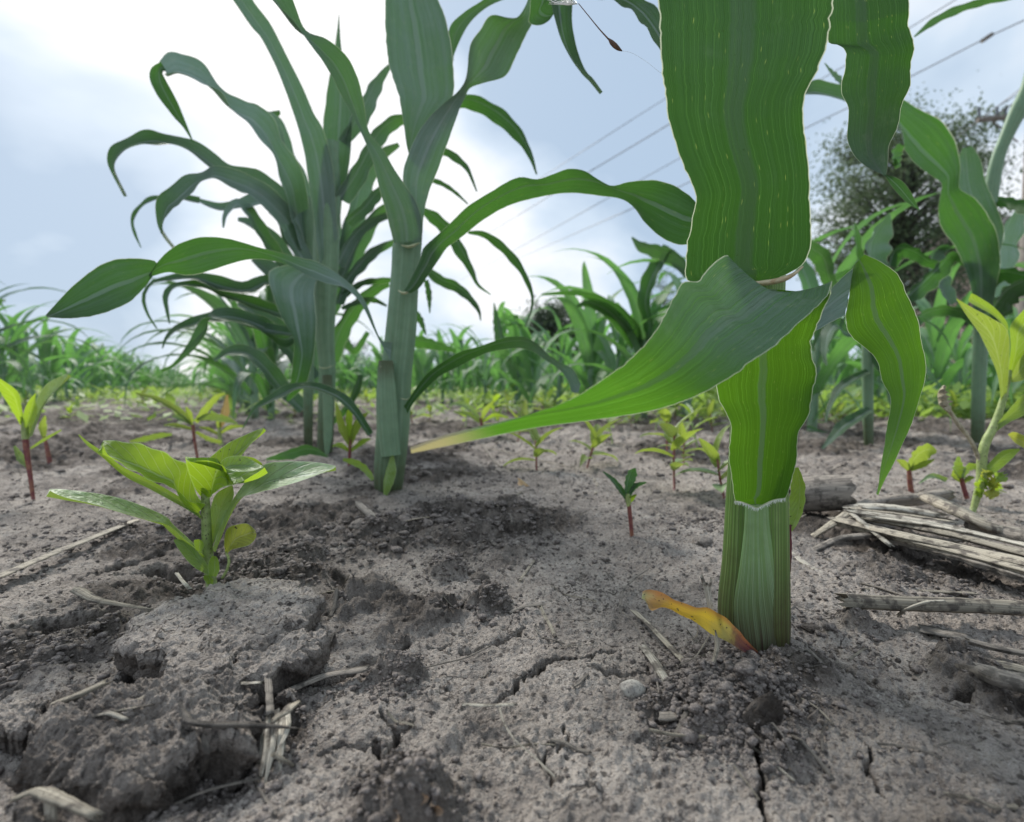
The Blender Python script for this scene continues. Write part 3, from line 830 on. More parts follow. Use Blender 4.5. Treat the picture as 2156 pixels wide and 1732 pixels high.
# crumbs: far too many to count
def crumbs():
    import bmesh
    bm = bmesh.new(); bmesh.ops.create_icosphere(bm, subdivisions=1, radius=1.0)
    B = np.array([v.co[:] for v in bm.verts]); BF = np.array([[v.index for v in f.verts] for f in bm.faces]); bm.free()
    pts = []
    patches = [(1545, 1440, .016, 3600, .0007), (1500, 1520, .012, 2200, .0006), (1620, 1570, .008, 400, .0006), (1430, 1480, .008, 260, .0006),
               (560, 1190, .03, 700, .0012), (1000, 1110, .045, 700, .0015), (800, 1120, .03, 500, .0014), (120, 1370, .022, 700, .0009),
               (300, 1520, .022, 900, .0007), (480, 1640, .012, 350, .0006), (940, 1205, .010, 250, .0008), (1033, 1278, .009, 260, .0008),
               (835, 1428, .009, 350, .0006), (855, 1700, .012, 350, .0007), (1750, 1330, .02, 300, .0008), (1950, 1230, .03, 500, .0009), (1480, 1100, .03, 300, .0011), (300, 1120, .04, 400, .0012), (980, 1000, .08, 500, .0016), (600, 1500, .01, 200, .0006)]
    for px, py, rr, n, s in patches:
        c = gp(px, py)[:2]
        q = RNG.normal(0, rr * .55, (n, 2)) + c
        pts.append(np.column_stack([q, s * np.exp(RNG.normal(-.2, .5, n))]))
    # thin general scatter over the near field
    n = 9000
    a = np.radians(RNG.uniform(-50, 50, n)); r = .09 * np.exp(RNG.uniform(0, 1, n) * 2.2)
    pts.append(np.column_stack([r * np.sin(a), r * np.cos(a), r * .0032 * np.exp(RNG.normal(-.3, .5, n))]))
    P = np.vstack(pts)
    P = P[P[:, 1] > .06]
    h, _ = ground_hm(P[:, 0], P[:, 1])
    V, F = [], []
    for k in range(len(P)):
        s = P[k, 2]
        f = 1 + RNG.uniform(-.42, .42, (len(B), 1))
        v = B * f * s * .62 * np.array([1 + RNG.uniform(-.2, .5), 1 + RNG.uniform(-.2, .5), RNG.uniform(.5, .9)])
        an = RNG.uniform(0, 6.28); ca, sa = math.cos(an), math.sin(an)
        v = np.column_stack([v[:, 0] * ca - v[:, 1] * sa, v[:, 0] * sa + v[:, 1] * ca, v[:, 2]])
        V.append(v + np.array([P[k, 0], P[k, 1], h[k] + s * .25])); F.append(BF + k * len(B))
    o = mk('soil_crumbs', np.vstack(V), np.vstack(F), M['crumb'], smooth=False)
    tag(o, 'loose dark crumbs of soil scattered over the cracked crust', 'soil crumbs', kind='stuff')
crumbs()

# ------------------------------------------------------------------ straw, sticks, roots
def stick(name, P, w, mat, label, cat='straw', flat=.35, seg=12, n=22, jag=2.5, wob=.12, grp=None, taper=(1, 1), world=False, lift=0.0, split=0):
    """P: list of (x, y[, z]) layout points lying on level z, or world points"""
    if not world:
        P = [gp(p[0], p[1], (p[2] if len(p) > 2 else .001) + lift) for p in P]
    c = cr(np.array(P), n)
    T = nrm(np.gradient(c, axis=0))
    V, U = [], []
    ph = [random.uniform(.7, 1.25) for _ in range(seg)]
    side = nrm(np.cross(T, np.array([0, 0, 1.0]))); upv = np.cross(side, T)
    tp = prof(list(taper), n)
    endj = [[random.random() for _ in range(seg)] for _ in range(2)]
    for i in range(n):
        r = w / 2 * tp[i] * (1 + wob * mnoise.noise(Vector((i * .45, w * 9000, 0))))
        for j in range(seg):
            a = 2 * math.pi * j / seg
            rr = r * ph[j]
            p = c[i] + rr * (math.cos(a) * side[i] + flat * math.sin(a) * upv[i])
            if i == 0: p = p - T[i] * endj[0][j] * w * jag * .5
            if i == n - 1: p = p + T[i] * endj[1][j] * w * jag * .5
            V.append(p); U.append((j / seg * 2 % 1.0, i / (n - 1)))
    F = gridf(n, seg, True)
    for i0 in (0, (n - 1) * seg):
        V.append(np.mean(V[i0:i0 + seg], axis=0) + (T[0] if i0 == 0 else -T[-1]) * w * .4); U.append((.5, .5))
        for j in range(seg): F.append((i0 + j, i0 + (j + 1) % seg, len(V) - 1))
    b = c[0]
    o = mk(name, np.array(V), F, mat, UV=np.array(U), loc=tuple(float(q) for q in b), smooth=seg > 7)
    return tag(o, label, cat, grp)
S, SD, SPL = M['straw'], M['straw_dark'], M['straw_pale']
stick('straw_piece', [(-60, 1236), (0, 1213), (100, 1170), (200, 1130), (274, 1100)], .0048, S, 'long pale straw lying diagonally at the left edge', flat=.3, lift=.002)
stick('straw_piece', [(165, 1243, .004), (200, 1262, .004), (250, 1272, .004), (318, 1283, .005)], .0030, S, 'curved split straw above the dark hollow left of the large slab', flat=.5, taper=(1.2, .8, .3))
stick('straw_piece', [(130, 1478, .0085), (170, 1462, .009), (213, 1442, .0085)], .0020, S, 'short pale straw on the back of the big dark clod', flat=.4)
stick('straw_piece', [(205, 1507, .009), (230, 1503, .010), (258, 1514, .009)], .0012, SPL, 'small curved straw curl on the left part of the big dark clod', flat=.3)
stick('straw_piece', [(262, 1478, .0085), (290, 1474, .009), (318, 1460, .009), (335, 1450, .0088)], .0013, S, 'crooked thin straw scrap near the crest of the big dark clod', flat=.3)
stick('straw_piece', [(245, 1497, .0092), (285, 1490, .0098), (318, 1484, .0095)], .0007, S, 'hair thin straw beside the crooked scrap on the big dark clod')
stick('straw_piece', [(492, 1437, .006), (515, 1440, .0065), (540, 1439, .006)], .0013, SPL, 'tiny pale straw wedged under the front of the smaller slab', flat=.3)
# frayed stalk fragment hanging over the clod edge
t0 = empty('frayed_straw', gp(560, 1600, .001), 'frayed fibrous straw hanging over the front edge of the big dark clod', 'straw')
for k, (a, b, c_, w) in enumerate([((566, 1512), (560, 1580), (541, 1672), 13), ((580, 1508), (574, 1570), (556, 1660), 15), ((596, 1512), (592, 1560), (590, 1622), 17), ((552, 1530), (548, 1590), (530, 1668), 7), ((606, 1506), (604, 1540), (575, 1600), 12)]):
    P = [at(*a, .1060 + k * .0003), at(*b, .0990 + k * .0003), at(*c_, .0930 + k * .0004)]
    v, f, u = tube(cr(np.array(P), 16), [w * .5 * .108 / FOC, w * .5 * .108 / FOC, w * .42 * .108 / FOC, w * .08 * .108 / FOC], 8, .35, jag=3)
    mk('fibre_strip', v, f, SPL, t0, u)
stick('straw_piece', [(562, 1400, .006), (566, 1440, .006), (570, 1500, .0065)], .0016, SD, 'weathered upright strip leading down to the frayed straw', flat=.4)
stick('straw_piece', [(584, 1512, .007), (600, 1500, .008), (609, 1492, .008)], .0020, S, 'stubby pale chip behind the top of the frayed straw', flat=.5)
stick('twig', [(380, 1484, .011), (393, 1510, .010), (400, 1520, .010), (450, 1527, .010), (520, 1527, .009), (580, 1530, .008), (622, 1534, .006)], .0011, SD, 'thin dark bent twig lying across the front of the big dark clod', 'twig', flat=.9, n=40, wob=.5, taper=(.6, 1.3, 1, 1.2, .8, .3))
stick('straw_piece', [(580, 1592, .004), (600, 1602, .003), (618, 1612, .001)], .0009, S, 'short thin straw right of the frayed fibres', flat=.7)
stick('straw_piece', [(430, 1556, .008), (436, 1590, .006), (424, 1634, .001)], .0010, SD, 'thin straw dropping over the front overhang of the big dark clod', flat=.6)
stick('straw_piece', [(372, 1692, .0), (440, 1664, .001), (540, 1640, .001)], .0008, SD, 'thin dark straw in the shaded gap below the big dark clod')
stick('straw_piece', [(46, 1676, .0065), (75, 1668, .007), (130, 1688, .007), (192, 1715, .006)], .0019, S, 'thick broken stalk piece at the bottom left corner', flat=.6, taper=(.5, 1.2, 1, .8))
stick('straw_piece', [(103, 1690, .006), (106, 1731, .003), (108, 1760, .001)], .0018, SPL, 'short straw stub under the broken stalk piece at bottom left', flat=.5)
stick('straw_piece', [(188, 1755, .002), (240, 1700, .003), (262, 1680, .003)], .0006, SD, 'fine dark straw beside the bottom left stalk piece')
stick('straw_piece', [(373, 1208, .0065), (385, 1224, .0065), (400, 1240, .007)], .0014, SPL, 'small white straw splinter at the rear left corner of the large slab', flat=.4)
stick('straw_piece', [(600, 1458, .002), (680, 1424, .002), (760, 1410, .002)], .0025, SD, 'flat weathered straw right of the two slabs', flat=.25)
stick('straw_piece', [(980, 1484), (1020, 1486), (1082, 1484)], .0009, SPL, 'pale straw lying level in the middle foreground', flat=.5)
stick('root_strand', [(1052, 1492), (1060, 1520), (1082, 1556), (1120, 1590), (1166, 1634)], .0004, SPL, 'long pale hair-thin root curving through the middle foreground', 'root', flat=1, seg=6, n=30)
stick('root_strand', [(862, 1430), (880, 1412), (930, 1398), (980, 1386), (1030, 1362)], .0005, SD, 'thin grey root running beside the forked crack', 'root', flat=1, seg=6, n=30)
stick('root_strand', [(1016, 935), (1040, 970), (1075, 1000), (1092, 1030), (1080, 1060)], .0016, SD, 'grey crooked root strand beside the pale husk scrap', 'root', flat=.9, n=40, wob=.5)
stick('root_strand', [(1028, 944), (1080, 955), (1140, 970), (1200, 985)], .0014, S, 'dry root strand running right behind the crooked one', 'root', flat=.8, n=30)
stick('straw_piece', [(757, 1066, .010), (785, 1090, .006), (818, 1118, .001)], .0040, SD, 'short dark stick leaning out of the soil below the second corn plant', 'stick', flat=.9)
stick('straw_piece', [(1166, 1042), (1180, 1030), (1198, 1015)], .0032, S, 'short pale straw left of the red-stemmed seedling in mid distance', flat=.4)
stick('straw_piece', [(1250, 1008), (1258, 1024), (1254, 1040)], .0022, S, 'small upright straw chip behind the red-stemmed seedling', flat=.4)
stick('straw_piece', [(1338, 1290), (1375, 1325), (1410, 1362), (1446, 1400)], .0020, S, 'long flat straw pointing at the foot of the yellow dead leaf', flat=.25)
stick('straw_piece', [(1359, 1369), (1378, 1395), (1400, 1432)], .0024, SPL, 'short white straw above the pebble', flat=.35)
stick('straw_piece', [(1390, 1508, .001), (1405, 1508, .0012), (1421, 1506, .001)], .0034, SD, 'square weathered chip of straw below the pebble', flat=.3, seg=8, jag=.4, n=8)
stick('root_strand', [(1305, 1290), (1312, 1245), (1340, 1215), (1362, 1200)], .0007, SD, 'dark curved root left of the yellow dead leaf', 'root', flat=1, seg=6, n=26)
stick('root_strand', [(1312, 1290), (1340, 1320), (1362, 1365), (1380, 1420), (1392, 1490)], .0005, SD, 'grey root strand running down past the white straw', 'root', flat=1, seg=6, n=30)
stick('root_strand', [(1370, 1538), (1420, 1548), (1488, 1553)], .0008, S, 'pale root lying in the crumbs left of the dark soil flake', 'root', flat=1, seg=6)
stick('root_strand', [(1525, 1548), (1580, 1572), (1630, 1610), (1668, 1642)], .0005, SPL, 'pale root crossing the long crack at lower right', 'root', flat=1, seg=6, n=26)
stick('root_strand', [(1560, 1532, .002), (1590, 1548, .003), (1630, 1590, .001), (1664, 1620)], .0005, SD, 'second root curving over the long crack at lower right', 'root', flat=1, seg=6, n=26)
stick('root_strand', [(1522, 1462), (1552, 1472), (1586, 1482)], .0007, SPL, 'short pale straw meeting the top of the dark soil flake', 'straw')
stick('root_strand', [(1690, 1472), (1722, 1492), (1752, 1522)], .0006, S, 'thin straw strand behind the soil sliver', 'straw')
stick('straw_piece', [(1972, 1572), (2004, 1564), (2040, 1570)], .0006, SD, 'thin arched straw at the lower right')
stick('straw_piece', [(1790, 1388), (1812, 1372), (1822, 1366)], .0007, S, 'small straw splinter over the long groove right of the front stalk')
stick('straw_piece', [(1942, 1324), (1990, 1334), (2044, 1346)], .0062, SD, 'flat grey bark-like chip on bare soil at right', flat=.08, seg=8, jag=.5, n=8)
# dead stalks and husks at right
stick('dead_stalk', [(1797, 1268, .006), (1900, 1273, .006), (2040, 1277, .006), (2160, 1283, .006), (2300, 1290, .006)], .0052, S, 'long pale dead stalk lying level at the right edge', 'dead stalk', flat=.75, n=40, seg=16)
stick('straw_piece', [(1895, 1293, .003), (1910, 1282, .006), (1950, 1268, .009), (1985, 1266, .009)], .0014, SPL, 'peeling sliver at the front of the long level dead stalk', flat=.5)
stick('straw_piece', [(1795, 1240), (1860, 1242), (1930, 1244), (2050, 1250)], .0016, S, 'thin straight straw just behind the long level dead stalk', flat=.5)
def bundle(base, label, rows, cat='dead stalk'):
    t_ = empty('dead_stalk', gp(base[0], base[1]), label, cat)
    for P, w, mt in rows:
        o = stick('fibre_strip', P, w * 1.15, mt, None, None, flat=.24, n=30, wob=.3)
        o.location = Vector(o.location) - t_.location; o.parent = t_
    return t_
bundle((2000, 1150), 'broad pale fibrous dead stalk bundle lying diagonally at the right edge',
       [([(1780, 1098, .010), (1900, 1128, .011), (2050, 1160, .010), (2200, 1195, .010), (2300, 1220, .010)], .0068, S),
        ([(1820, 1080, .013), (1950, 1100, .013), (2060, 1125, .012), (2250, 1170, .012)], .0062, SPL),
        ([(1850, 1120, .007), (1960, 1150, .008), (2100, 1190, .006), (2250, 1230, .005)], .0068, SD),
        ([(1800, 1072, .014), (1900, 1083, .014), (2000, 1098, .013)], .0030, S),
        ([(1790, 1107, .0085), (1930, 1142, .0095), (2080, 1180, .009), (2300, 1240, .008)], .0078, S),
        ([(1832, 1092, .0115), (1980, 1120, .0118), (2120, 1155, .011), (2300, 1205, .010)], .0072, S),
        ([(1905, 1142, .0075), (2050, 1180, .008), (2300, 1256, .005)], .0080, SD),
        ([(1845, 1090, .0135), (1990, 1112, .0135), (2160, 1150, .012), (2300, 1190, .011)], .0040, SPL)])
stick('dead_stalk', [(1958, 1052, .015), (2020, 1080, .014), (2090, 1112, .010), (2130, 1120, .008)], .0080, S, 'round-ended pale dead stalk crossing above the fibrous bundle', 'dead stalk', flat=.7)
stick('dead_stalk', [(2060, 1110, .008), (2120, 1125, .008), (2250, 1150, .008)], .0075, SD, 'dark dead stalk running off the right edge behind the bundle', 'dead stalk', flat=.8)
stick('dead_stalk', [(1800, 1075, .008), (1860, 1058, .010), (1930, 1052, .012), (1985, 1042, .012)], .0080, SD, 'weathered curved stalk behind the fibrous bundle', 'dead stalk', flat=.8)
stick('husk_piece', [(1830, 1070, .012), (1880, 1072, .012), (1960, 1085, .010)], .0090, SPL, 'pale shiny husk piece tucked under the curved stalk', 'husk', flat=.4)
stick('straw_piece', [(1788, 1078, .012), (1815, 1100, .012), (1870, 1145, .008)], .0030, SPL, 'white straw sliver crossing in front of the fibrous bundle', flat=.25)
stick('straw_piece', [(1786, 1080, .012), (1750, 1105, .008), (1712, 1130, .002)], .0048, S, 'short bent straw left of the fibrous bundle', flat=.35)
stick('straw_piece', [(1718, 1158, .002), (1770, 1135, .006), (1830, 1128, .008)], .0040, SD, 'mud-caked straw arching below the fibrous bundle', flat=.5)
stick('straw_piece', [(1668, 1165, .002), (1700, 1190, .002), (1750, 1218, .001)], .0028, SPL, 'pale straw right of the front stalk pointing down right', flat=.4)
stick('straw_piece', [(1660, 1186, .002), (1700, 1204, .001), (1770, 1228, .001)], .0016, S, 'thinner straw parallel below the pale one right of the front stalk', flat=.4)
stick('straw_piece', [(1690, 1245), (1695, 1236), (1700, 1228)], .0010, SPL, 'tiny white straw bit right of the front stalk', flat=.4)
stick('straw_piece', [(1818, 1190), (1850, 1206), (1905, 1218)], .0014, S, 'thin straw among the crumbs below the fibrous bundle')
stick('straw_piece', [(1880, 1216), (1900, 1195)], .0008, S, 'short straw standing askew below the fibrous bundle')
stick('straw_piece', [(2070, 1392), (2110, 1400), (2200, 1420)], .0040, S, 'split pale straw at the right edge above the long grooves', flat=.3)
stick('straw_piece', [(2060, 1356), (2110, 1368), (2200, 1384)], .0030, SD, 'weathered straw at the right edge above the split pale one', flat=.4)
stick('dead_stalk', [(2075, 1420, .003), (2110, 1432, .004), (2200, 1452, .004)], .0060, SD, 'dark fibrous dead stalk end cut off by the right edge', 'dead stalk', flat=.6)
# corn stub from last year
def stub():
    g = gp(1735, 1088)
    t_ = empty('stalk_stub', g, 'hollow grey stub of an old corn stalk lying behind the front stalk', 'stalk stub')
    P = [at(1665, 1045, g[1] + .004), at(1720, 1040, g[1]), at(1782, 1037, g[1] - .006)]
    r = 40 * g[1] / FOC
    v, f, u = tube(cr(np.array(P), 20), [r * .9, r, r * .95], 26, .95, cap=False, jag=.5)
    mk('stub_wall', v, f, M['straw_dark'], t_, u)
    v, f, u = tube(cr(np.array([P[0] + (P[1] - P[0]) * .2, P[2] + (P[2] - P[1]) * -.12]), 6), [r * .8, r * .82], 20, .95, jag=.1)
    mk('pith', v, f, M['crumb'], t_, u)
stub()
# husk scrap
def husk():
    g = gp(1110, 1040)
    t_ = leafE('husk_scrap', [(1088, 1006), (1100, 1012), (1115, 1025), (1126, 1040), (1112, 1052)], [(1090, 1018), (1094, 1030), (1100, 1040), (1106, 1048), (1102, 1056)], [g[1] + .01, g[1], g[1] - .005], M['husk'], None, nl=14, nw=6, fold=.3, ruf=.2)
    return tag(t_, 'crumpled orange-tan husk scrap on the soil in mid distance', 'husk')
M['husk'] = simple('dry_husk', (.62, .42, .25), (.7, .6, .42), .7, 300, (.6, .35, .12), .3)
husk()
# the brown fibrous debris at the bottom
M['mulch'] = simple('rotten_husk', (.20, .15, .11), (.34, .25, .18), .8, 320, (.3, .16, .06), .2, bump=.8)
for k, (px, py) in enumerate([(835, 1668), (868, 1690), (900, 1704), (820, 1712)]):
    g = gp(px, py, .004)
    def rot_leaf(px, py, w, a):
        dx, dy = math.cos(a) * w, math.sin(a) * w * .5
        A = [(px - dx, py - dy), (px, py - 16), (px + dx, py + dy - 8)]
        B = [(px - dx + 4, py - dy + 12), (px + 2, py + 12), (px + dx, py + dy + 6)]
        return leafE('husk_scrap', A, B, [g[1] + .003, g[1], g[1] - .003], M['mulch'], None, nl=18, nw=10, fold=.35, ruf=.35, kr=2.3)
    o = rot_leaf(px, py, 34, [.3, -.4, .5, 1.0][k])
    tag(o, ['brown rotten husk curl at the back of the bottom-centre heap', 'brown rotten husk curl in the middle of the bottom-centre heap', 'brown rotten husk curl at the right of the bottom-centre heap', 'brown rotten husk curl at the left of the bottom-centre heap'][k], 'husk', 'rotten husk curls in the bottom-centre heap')

# countless-looking but counted: small straw bits and fine root hairs on the crust
def bits():
    n = 0
    while n < 210:
        a = R(random.uniform(-46, 46)); r = .10 * math.exp(random.random() * 2.25)
        x, y = r * math.sin(a), r * math.cos(a)
        if y < .09: continue
        L_ = random.uniform(.004, .016) * (1 + r * 1.8); th = random.uniform(0, math.pi)
        if random.random() < .45: L_ *= .6
        P = []
        cu = random.uniform(-.25, .25)
        for k in range(4):
            t_ = (k / 3 - .5)
            qx = x + math.cos(th + cu * t_) * L_ * t_; qy = y + math.sin(th + cu * t_) * L_ * t_
            P.append((qx, qy, H(qx, qy) + .0006))
        w = random.choice([.00025, .0004, .0005, .0009]) * (1 + r * 1.9)
        stick('straw_bit', P, w, random.choice([S, SD, SD, SD]), 'small loose straw bit lying on the soil crust', 'straw bit', world=True, grp='small straw bits scattered on the soil', seg=6, n=7, flat=.5)
        n += 1
bits()
def yellow_mat():
    m, t, out = newmat('yellow_dead_leaf')
    uv = uvo(t); sx = nd(t, 'ShaderNodeSeparateXYZ'); t.links.new(uv, sx.inputs[0])
    geo = nd(t, 'ShaderNodeNewGeometry')
    n = noise_n(t, geo.outputs['Position'], 380, 4, .6)
    v = mth(t, 'ADD', sx.outputs['Y'], mth(t, 'MULTIPLY', mth(t, 'SUBTRACT', n, .5), .18))
    c = ramp(t, [(0.0, (.45, .5, .25)), (.12, (.5, .30, .12)), (.25, (.78, .46, .04)), (.55, (.80, .55, .04)), (.72, (.50, .42, .10)), (.82, (.20, .10, .06)), (.92, (.16, .03, .05)), (1.0, (.10, .02, .03))], v)
    edge = mapr(t, sx.outputs['X'], .02, .28, 1, 0)
    c = mixc(t, mth(t, 'MULTIPLY', edge, .7), c, (.42, .16, .05))
    st = noise_n(t, scaled(t, uv, (26, 1.5, 1)), 1, 2, .6)
    c = mixc(t, mapr(t, st, .5, .65, 0, .3), c, (.35, .2, .05))
    sp_ = noise_n(t, geo.outputs['Position'], 1100, 1); c = mixc(t, mapr(t, sp_, .68, .73), c, (.05, .03, .02))
    pb = nd(t, 'ShaderNodeBsdfPrincipled'); t.links.new(c, pb.inputs['Base Color']); pb.inputs['Roughness'].default_value = .45
    tl = nd(t, 'ShaderNodeBsdfTranslucent'); t.links.new(c, tl.inputs['Color'])
    bp = nd(t, 'ShaderNodeBump'); bp.inputs['Strength'].default_value = .5; bp.inputs['Distance'].default_value = .0006
    t.links.new(st, bp.inputs['Height']); t.links.new(bp.outputs[0], pb.inputs['Normal'])
    ms = nd(t, 'ShaderNodeMixShader'); ms.inputs[0].default_value = .45
    t.links.new(pb.outputs[0], ms.inputs[1]); t.links.new(tl.outputs[0], ms.inputs[2]); t.links.new(ms.outputs[0], out.inputs['Surface'])
    return m
M['yellow_leaf'] = yellow_mat()
# the drooping leaf: dried pale yellow towards its tip
M['corn_droop'] = corn_mat('corn_leaf_drooping', (0.055, 0.16, 0.03), (0.18, 0.26, 0.21), (0.12, 0.32, 0.015), veins=30, tfac=.52, ribc=.35)
def tip_dry(m):
    t = m.node_tree
    pb = [n for n in t.nodes if n.type == 'BSDF_PRINCIPLED'][0]; tl = [n for n in t.nodes if n.type == 'BSDF_TRANSLUCENT'][0]
    uv = uvo(t); sx = nd(t, 'ShaderNodeSeparateXYZ'); t.links.new(uv, sx.inputs[0])
    f = mapr(t, sx.outputs['Y'], .80, .95)
    for s_, c in ((pb.inputs['Base Color'], (.34, .31, .18)), (tl.inputs['Color'], (.45, .40, .18))):
        src = s_.links[0].from_socket if s_.links else None
        r = mixc(t, f, src, c); t.links.new(r, s_)
tip_dry(M['corn_droop'])
M['weed_stem_dark'] = simple('weed_stem_muddy', (.20, .26, .09), (.30, .38, .15), .55, 260, bump=.5, c3=(.07, .05, .035))
M['weed_brown'] = weed_mat('weed_leaf_brown', (.22, .18, .08), (.28, .3, .2), (.35, .25, .08))
M['weed_spotted'] = weed_mat('weed_leaf_spotted', (.28, .32, .05), (.22, .3, .12), (.55, .6, .05))
M['weed_dead'] = simple('weed_withered', (.25, .22, .14), (.4, .36, .26), .7, 300, c3=(.1, .08, .06), bump=.8)
# ------------------------------------------------------------------ the corn plant in front
MC, MN, ML = M['corn'], M['corn_near'], M['corn_lit']
def px(w, d): return w * d / FOC
def stalkE(name, L_, R_, d, mat, parent, sq=.85, seg=28, n=40, groove=0.0, vflip=False):
    """stalk between two measured edges"""
    a, b = cr(L_, n), cr(R_, n)
    dd = prof(d, n)
    V, U = [], []
    for i in range(n):
        A, B = at(a[i, 0], a[i, 1], dd[i]), at(b[i, 0], b[i, 1], dd[i])
        c = (A + B) / 2; s = (B - A) / 2; r = np.linalg.norm(s)
        q = np.array([0, -1.0, 0]) * r * sq
        for j in range(seg):
            t = 2 * math.pi * j / seg
            g = 1 - groove * (math.exp(-((t - 4.4) / .22) ** 2) + math.exp(-((t - 1.2) / .3) ** 2))
            V.append(c + g * (math.cos(t) * s + math.sin(t) * q)); U.append((abs(2 * j / seg - 1), 1 - i / (n - 1)))
    F = gridf(n, seg, True)
    return mk(name, np.array(V), F, mat, parent, np.array(U))
def collar(parent, pts, d, w, mat=None):
    P = [at(x, y, d) for x, y in pts]
    v, f, u = tube(cr(np.array(P), 18), [w * .3, w, w, w * .3], 8, .6)
    return mk('collar', v, f, mat or M['collar'], parent, u)

base = gp(1588, 1372); base[2] = 0
P1 = empty('corn_plant', (.0745, .151, 0), 'nearest corn plant, large in the right foreground, with a yellow dead leaf at its foot', 'corn plant', 'corn plants of the field')
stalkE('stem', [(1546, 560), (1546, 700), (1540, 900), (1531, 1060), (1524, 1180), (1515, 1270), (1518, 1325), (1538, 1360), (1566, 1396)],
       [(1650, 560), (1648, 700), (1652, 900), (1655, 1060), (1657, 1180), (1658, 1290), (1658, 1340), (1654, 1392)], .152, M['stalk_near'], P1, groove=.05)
# front leaf sheath wrapping the stalk, narrow at its collar and wide at the foot
def sheath():
    n, m = 40, 16
    L_ = cr([(1569, 1064), (1566, 1120), (1556, 1200), (1545, 1270), (1548, 1330), (1562, 1396)], n)
    R_ = cr([(1618, 1062), (1622, 1120), (1640, 1220), (1655, 1290), (1661, 1340), (1657, 1396)], n)
    V, U = [], []
    for i in range(n):
        for j in range(m + 1):
            u = j / m
            x = L_[i, 0] * (1 - u) + R_[i, 0] * u; y = L_[i, 1] * (1 - u) + R_[i, 1] * u
            # depth follows the round stalk, 0.7 mm proud of it
            half = 72.0; cx = 1587.0
            q = max(0, 1 - ((x - cx) / half) ** 2) ** .5
            V.append(at(x, y, .152 - .0088 * q - .0013 * math.sin(math.pi * u) ** .5)); U.append((u, 1 - i / (n - 1)))
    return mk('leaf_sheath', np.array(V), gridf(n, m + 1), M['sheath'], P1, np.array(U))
sheath()
# lower leaf blade, backlit, rising from the collar (its upper part folds over towards the camera)
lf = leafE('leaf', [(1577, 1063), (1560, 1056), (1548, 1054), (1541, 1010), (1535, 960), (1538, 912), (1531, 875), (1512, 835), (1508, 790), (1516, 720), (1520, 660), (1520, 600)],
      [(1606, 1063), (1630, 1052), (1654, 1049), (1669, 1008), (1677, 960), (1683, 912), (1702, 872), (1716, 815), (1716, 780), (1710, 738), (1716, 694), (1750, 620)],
      [.1415, .139, .137, .135, .133, .131, .129], ML, P1, nl=80, nw=20, fold=.07, wax_sky_sheen=[-.2, -.2, -.2, 0], ruf=.02)
# its drooping far half: the broad leaf sweeping down left
leafE('leaf', [(1520, 600), (1535, 540), (1500, 556), (1472, 590), (1462, 592), (1440, 595), (1420, 625), (1385, 690), (1350, 735), (1290, 785), (1200, 842), (1100, 878), (1000, 906), (930, 925), (866, 948)],
      [(1750, 620), (1753, 590), (1742, 622), (1712, 655), (1680, 682), (1640, 720), (1590, 757), (1510, 812), (1440, 845), (1360, 868), (1250, 885), (1130, 901), (1010, 925), (930, 942), (866, 955)],
      [.129, .122, .116, .110, .105, .101, .098, .096, .094, .093, .092], M['corn_droop'], P1, nl=110, nw=22, fold=[.02, .05, .07, .07, .12, .25], db=[.004, -.004, -.007, -.001, .008, .012, .012, .008, .003], wax_sky_sheen=[.6, .75, .55, .15, -.1, -.2, -.2, -.2, -.1], sag=[.0030, .0030, .0024, .0010, 0, 0, 0, 0, 0, 0, 0, 0, 0, 0, 0, 0])
# big upper leaf, seen from below
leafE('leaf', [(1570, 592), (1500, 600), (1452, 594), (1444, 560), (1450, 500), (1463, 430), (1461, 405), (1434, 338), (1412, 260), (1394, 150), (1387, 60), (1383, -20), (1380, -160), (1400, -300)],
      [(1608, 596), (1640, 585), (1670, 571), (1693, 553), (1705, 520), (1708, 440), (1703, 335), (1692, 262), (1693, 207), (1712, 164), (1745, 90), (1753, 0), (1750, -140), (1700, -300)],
      [.140, .135, .131, .128, .126, .125, .125, .126], MN, P1, nl=100, nw=26, fold=[.10, .05, .045, .05], wax_sky_sheen=[.25, .15, .1, .25, .1, .2], ruf=.012, kr=3)
# right-hand leaf hanging down beside it
leafE('leaf', [(1740, -60), (1742, 40), (1741, 88), (1768, 94), (1781, 108), (1777, 140), (1773, 187), (1784, 227), (1785, 288), (1797, 328), (1819, 348), (1843, 361), (1862, 369)],
      [(1905, -60), (1911, 0), (1918, 60), (1923, 100), (1920, 140), (1915, 180), (1903, 217), (1886, 274), (1873, 308), (1870, 335), (1868, 352), (1867, 362), (1865, 371)],
      [.150, .148, .150, .154, .160, .166], MN, P1, nl=70, nw=16, fold=[.1, .08, .06, .05], db=.006, wax_sky_sheen=[.05, .0, .1, .35, .75, .9], ruf=.015)
leafE('leaf', [(1862, 368), (1872, 385), (1883, 400), (1903, 422), (1920, 434), (1936, 444)],
      [(1866, 369), (1885, 374), (1903, 385), (1918, 405), (1927, 424), (1937, 444)], [.166, .170], MC, P1, nl=20, nw=6, fold=.08, wax_sky_sheen=.1)
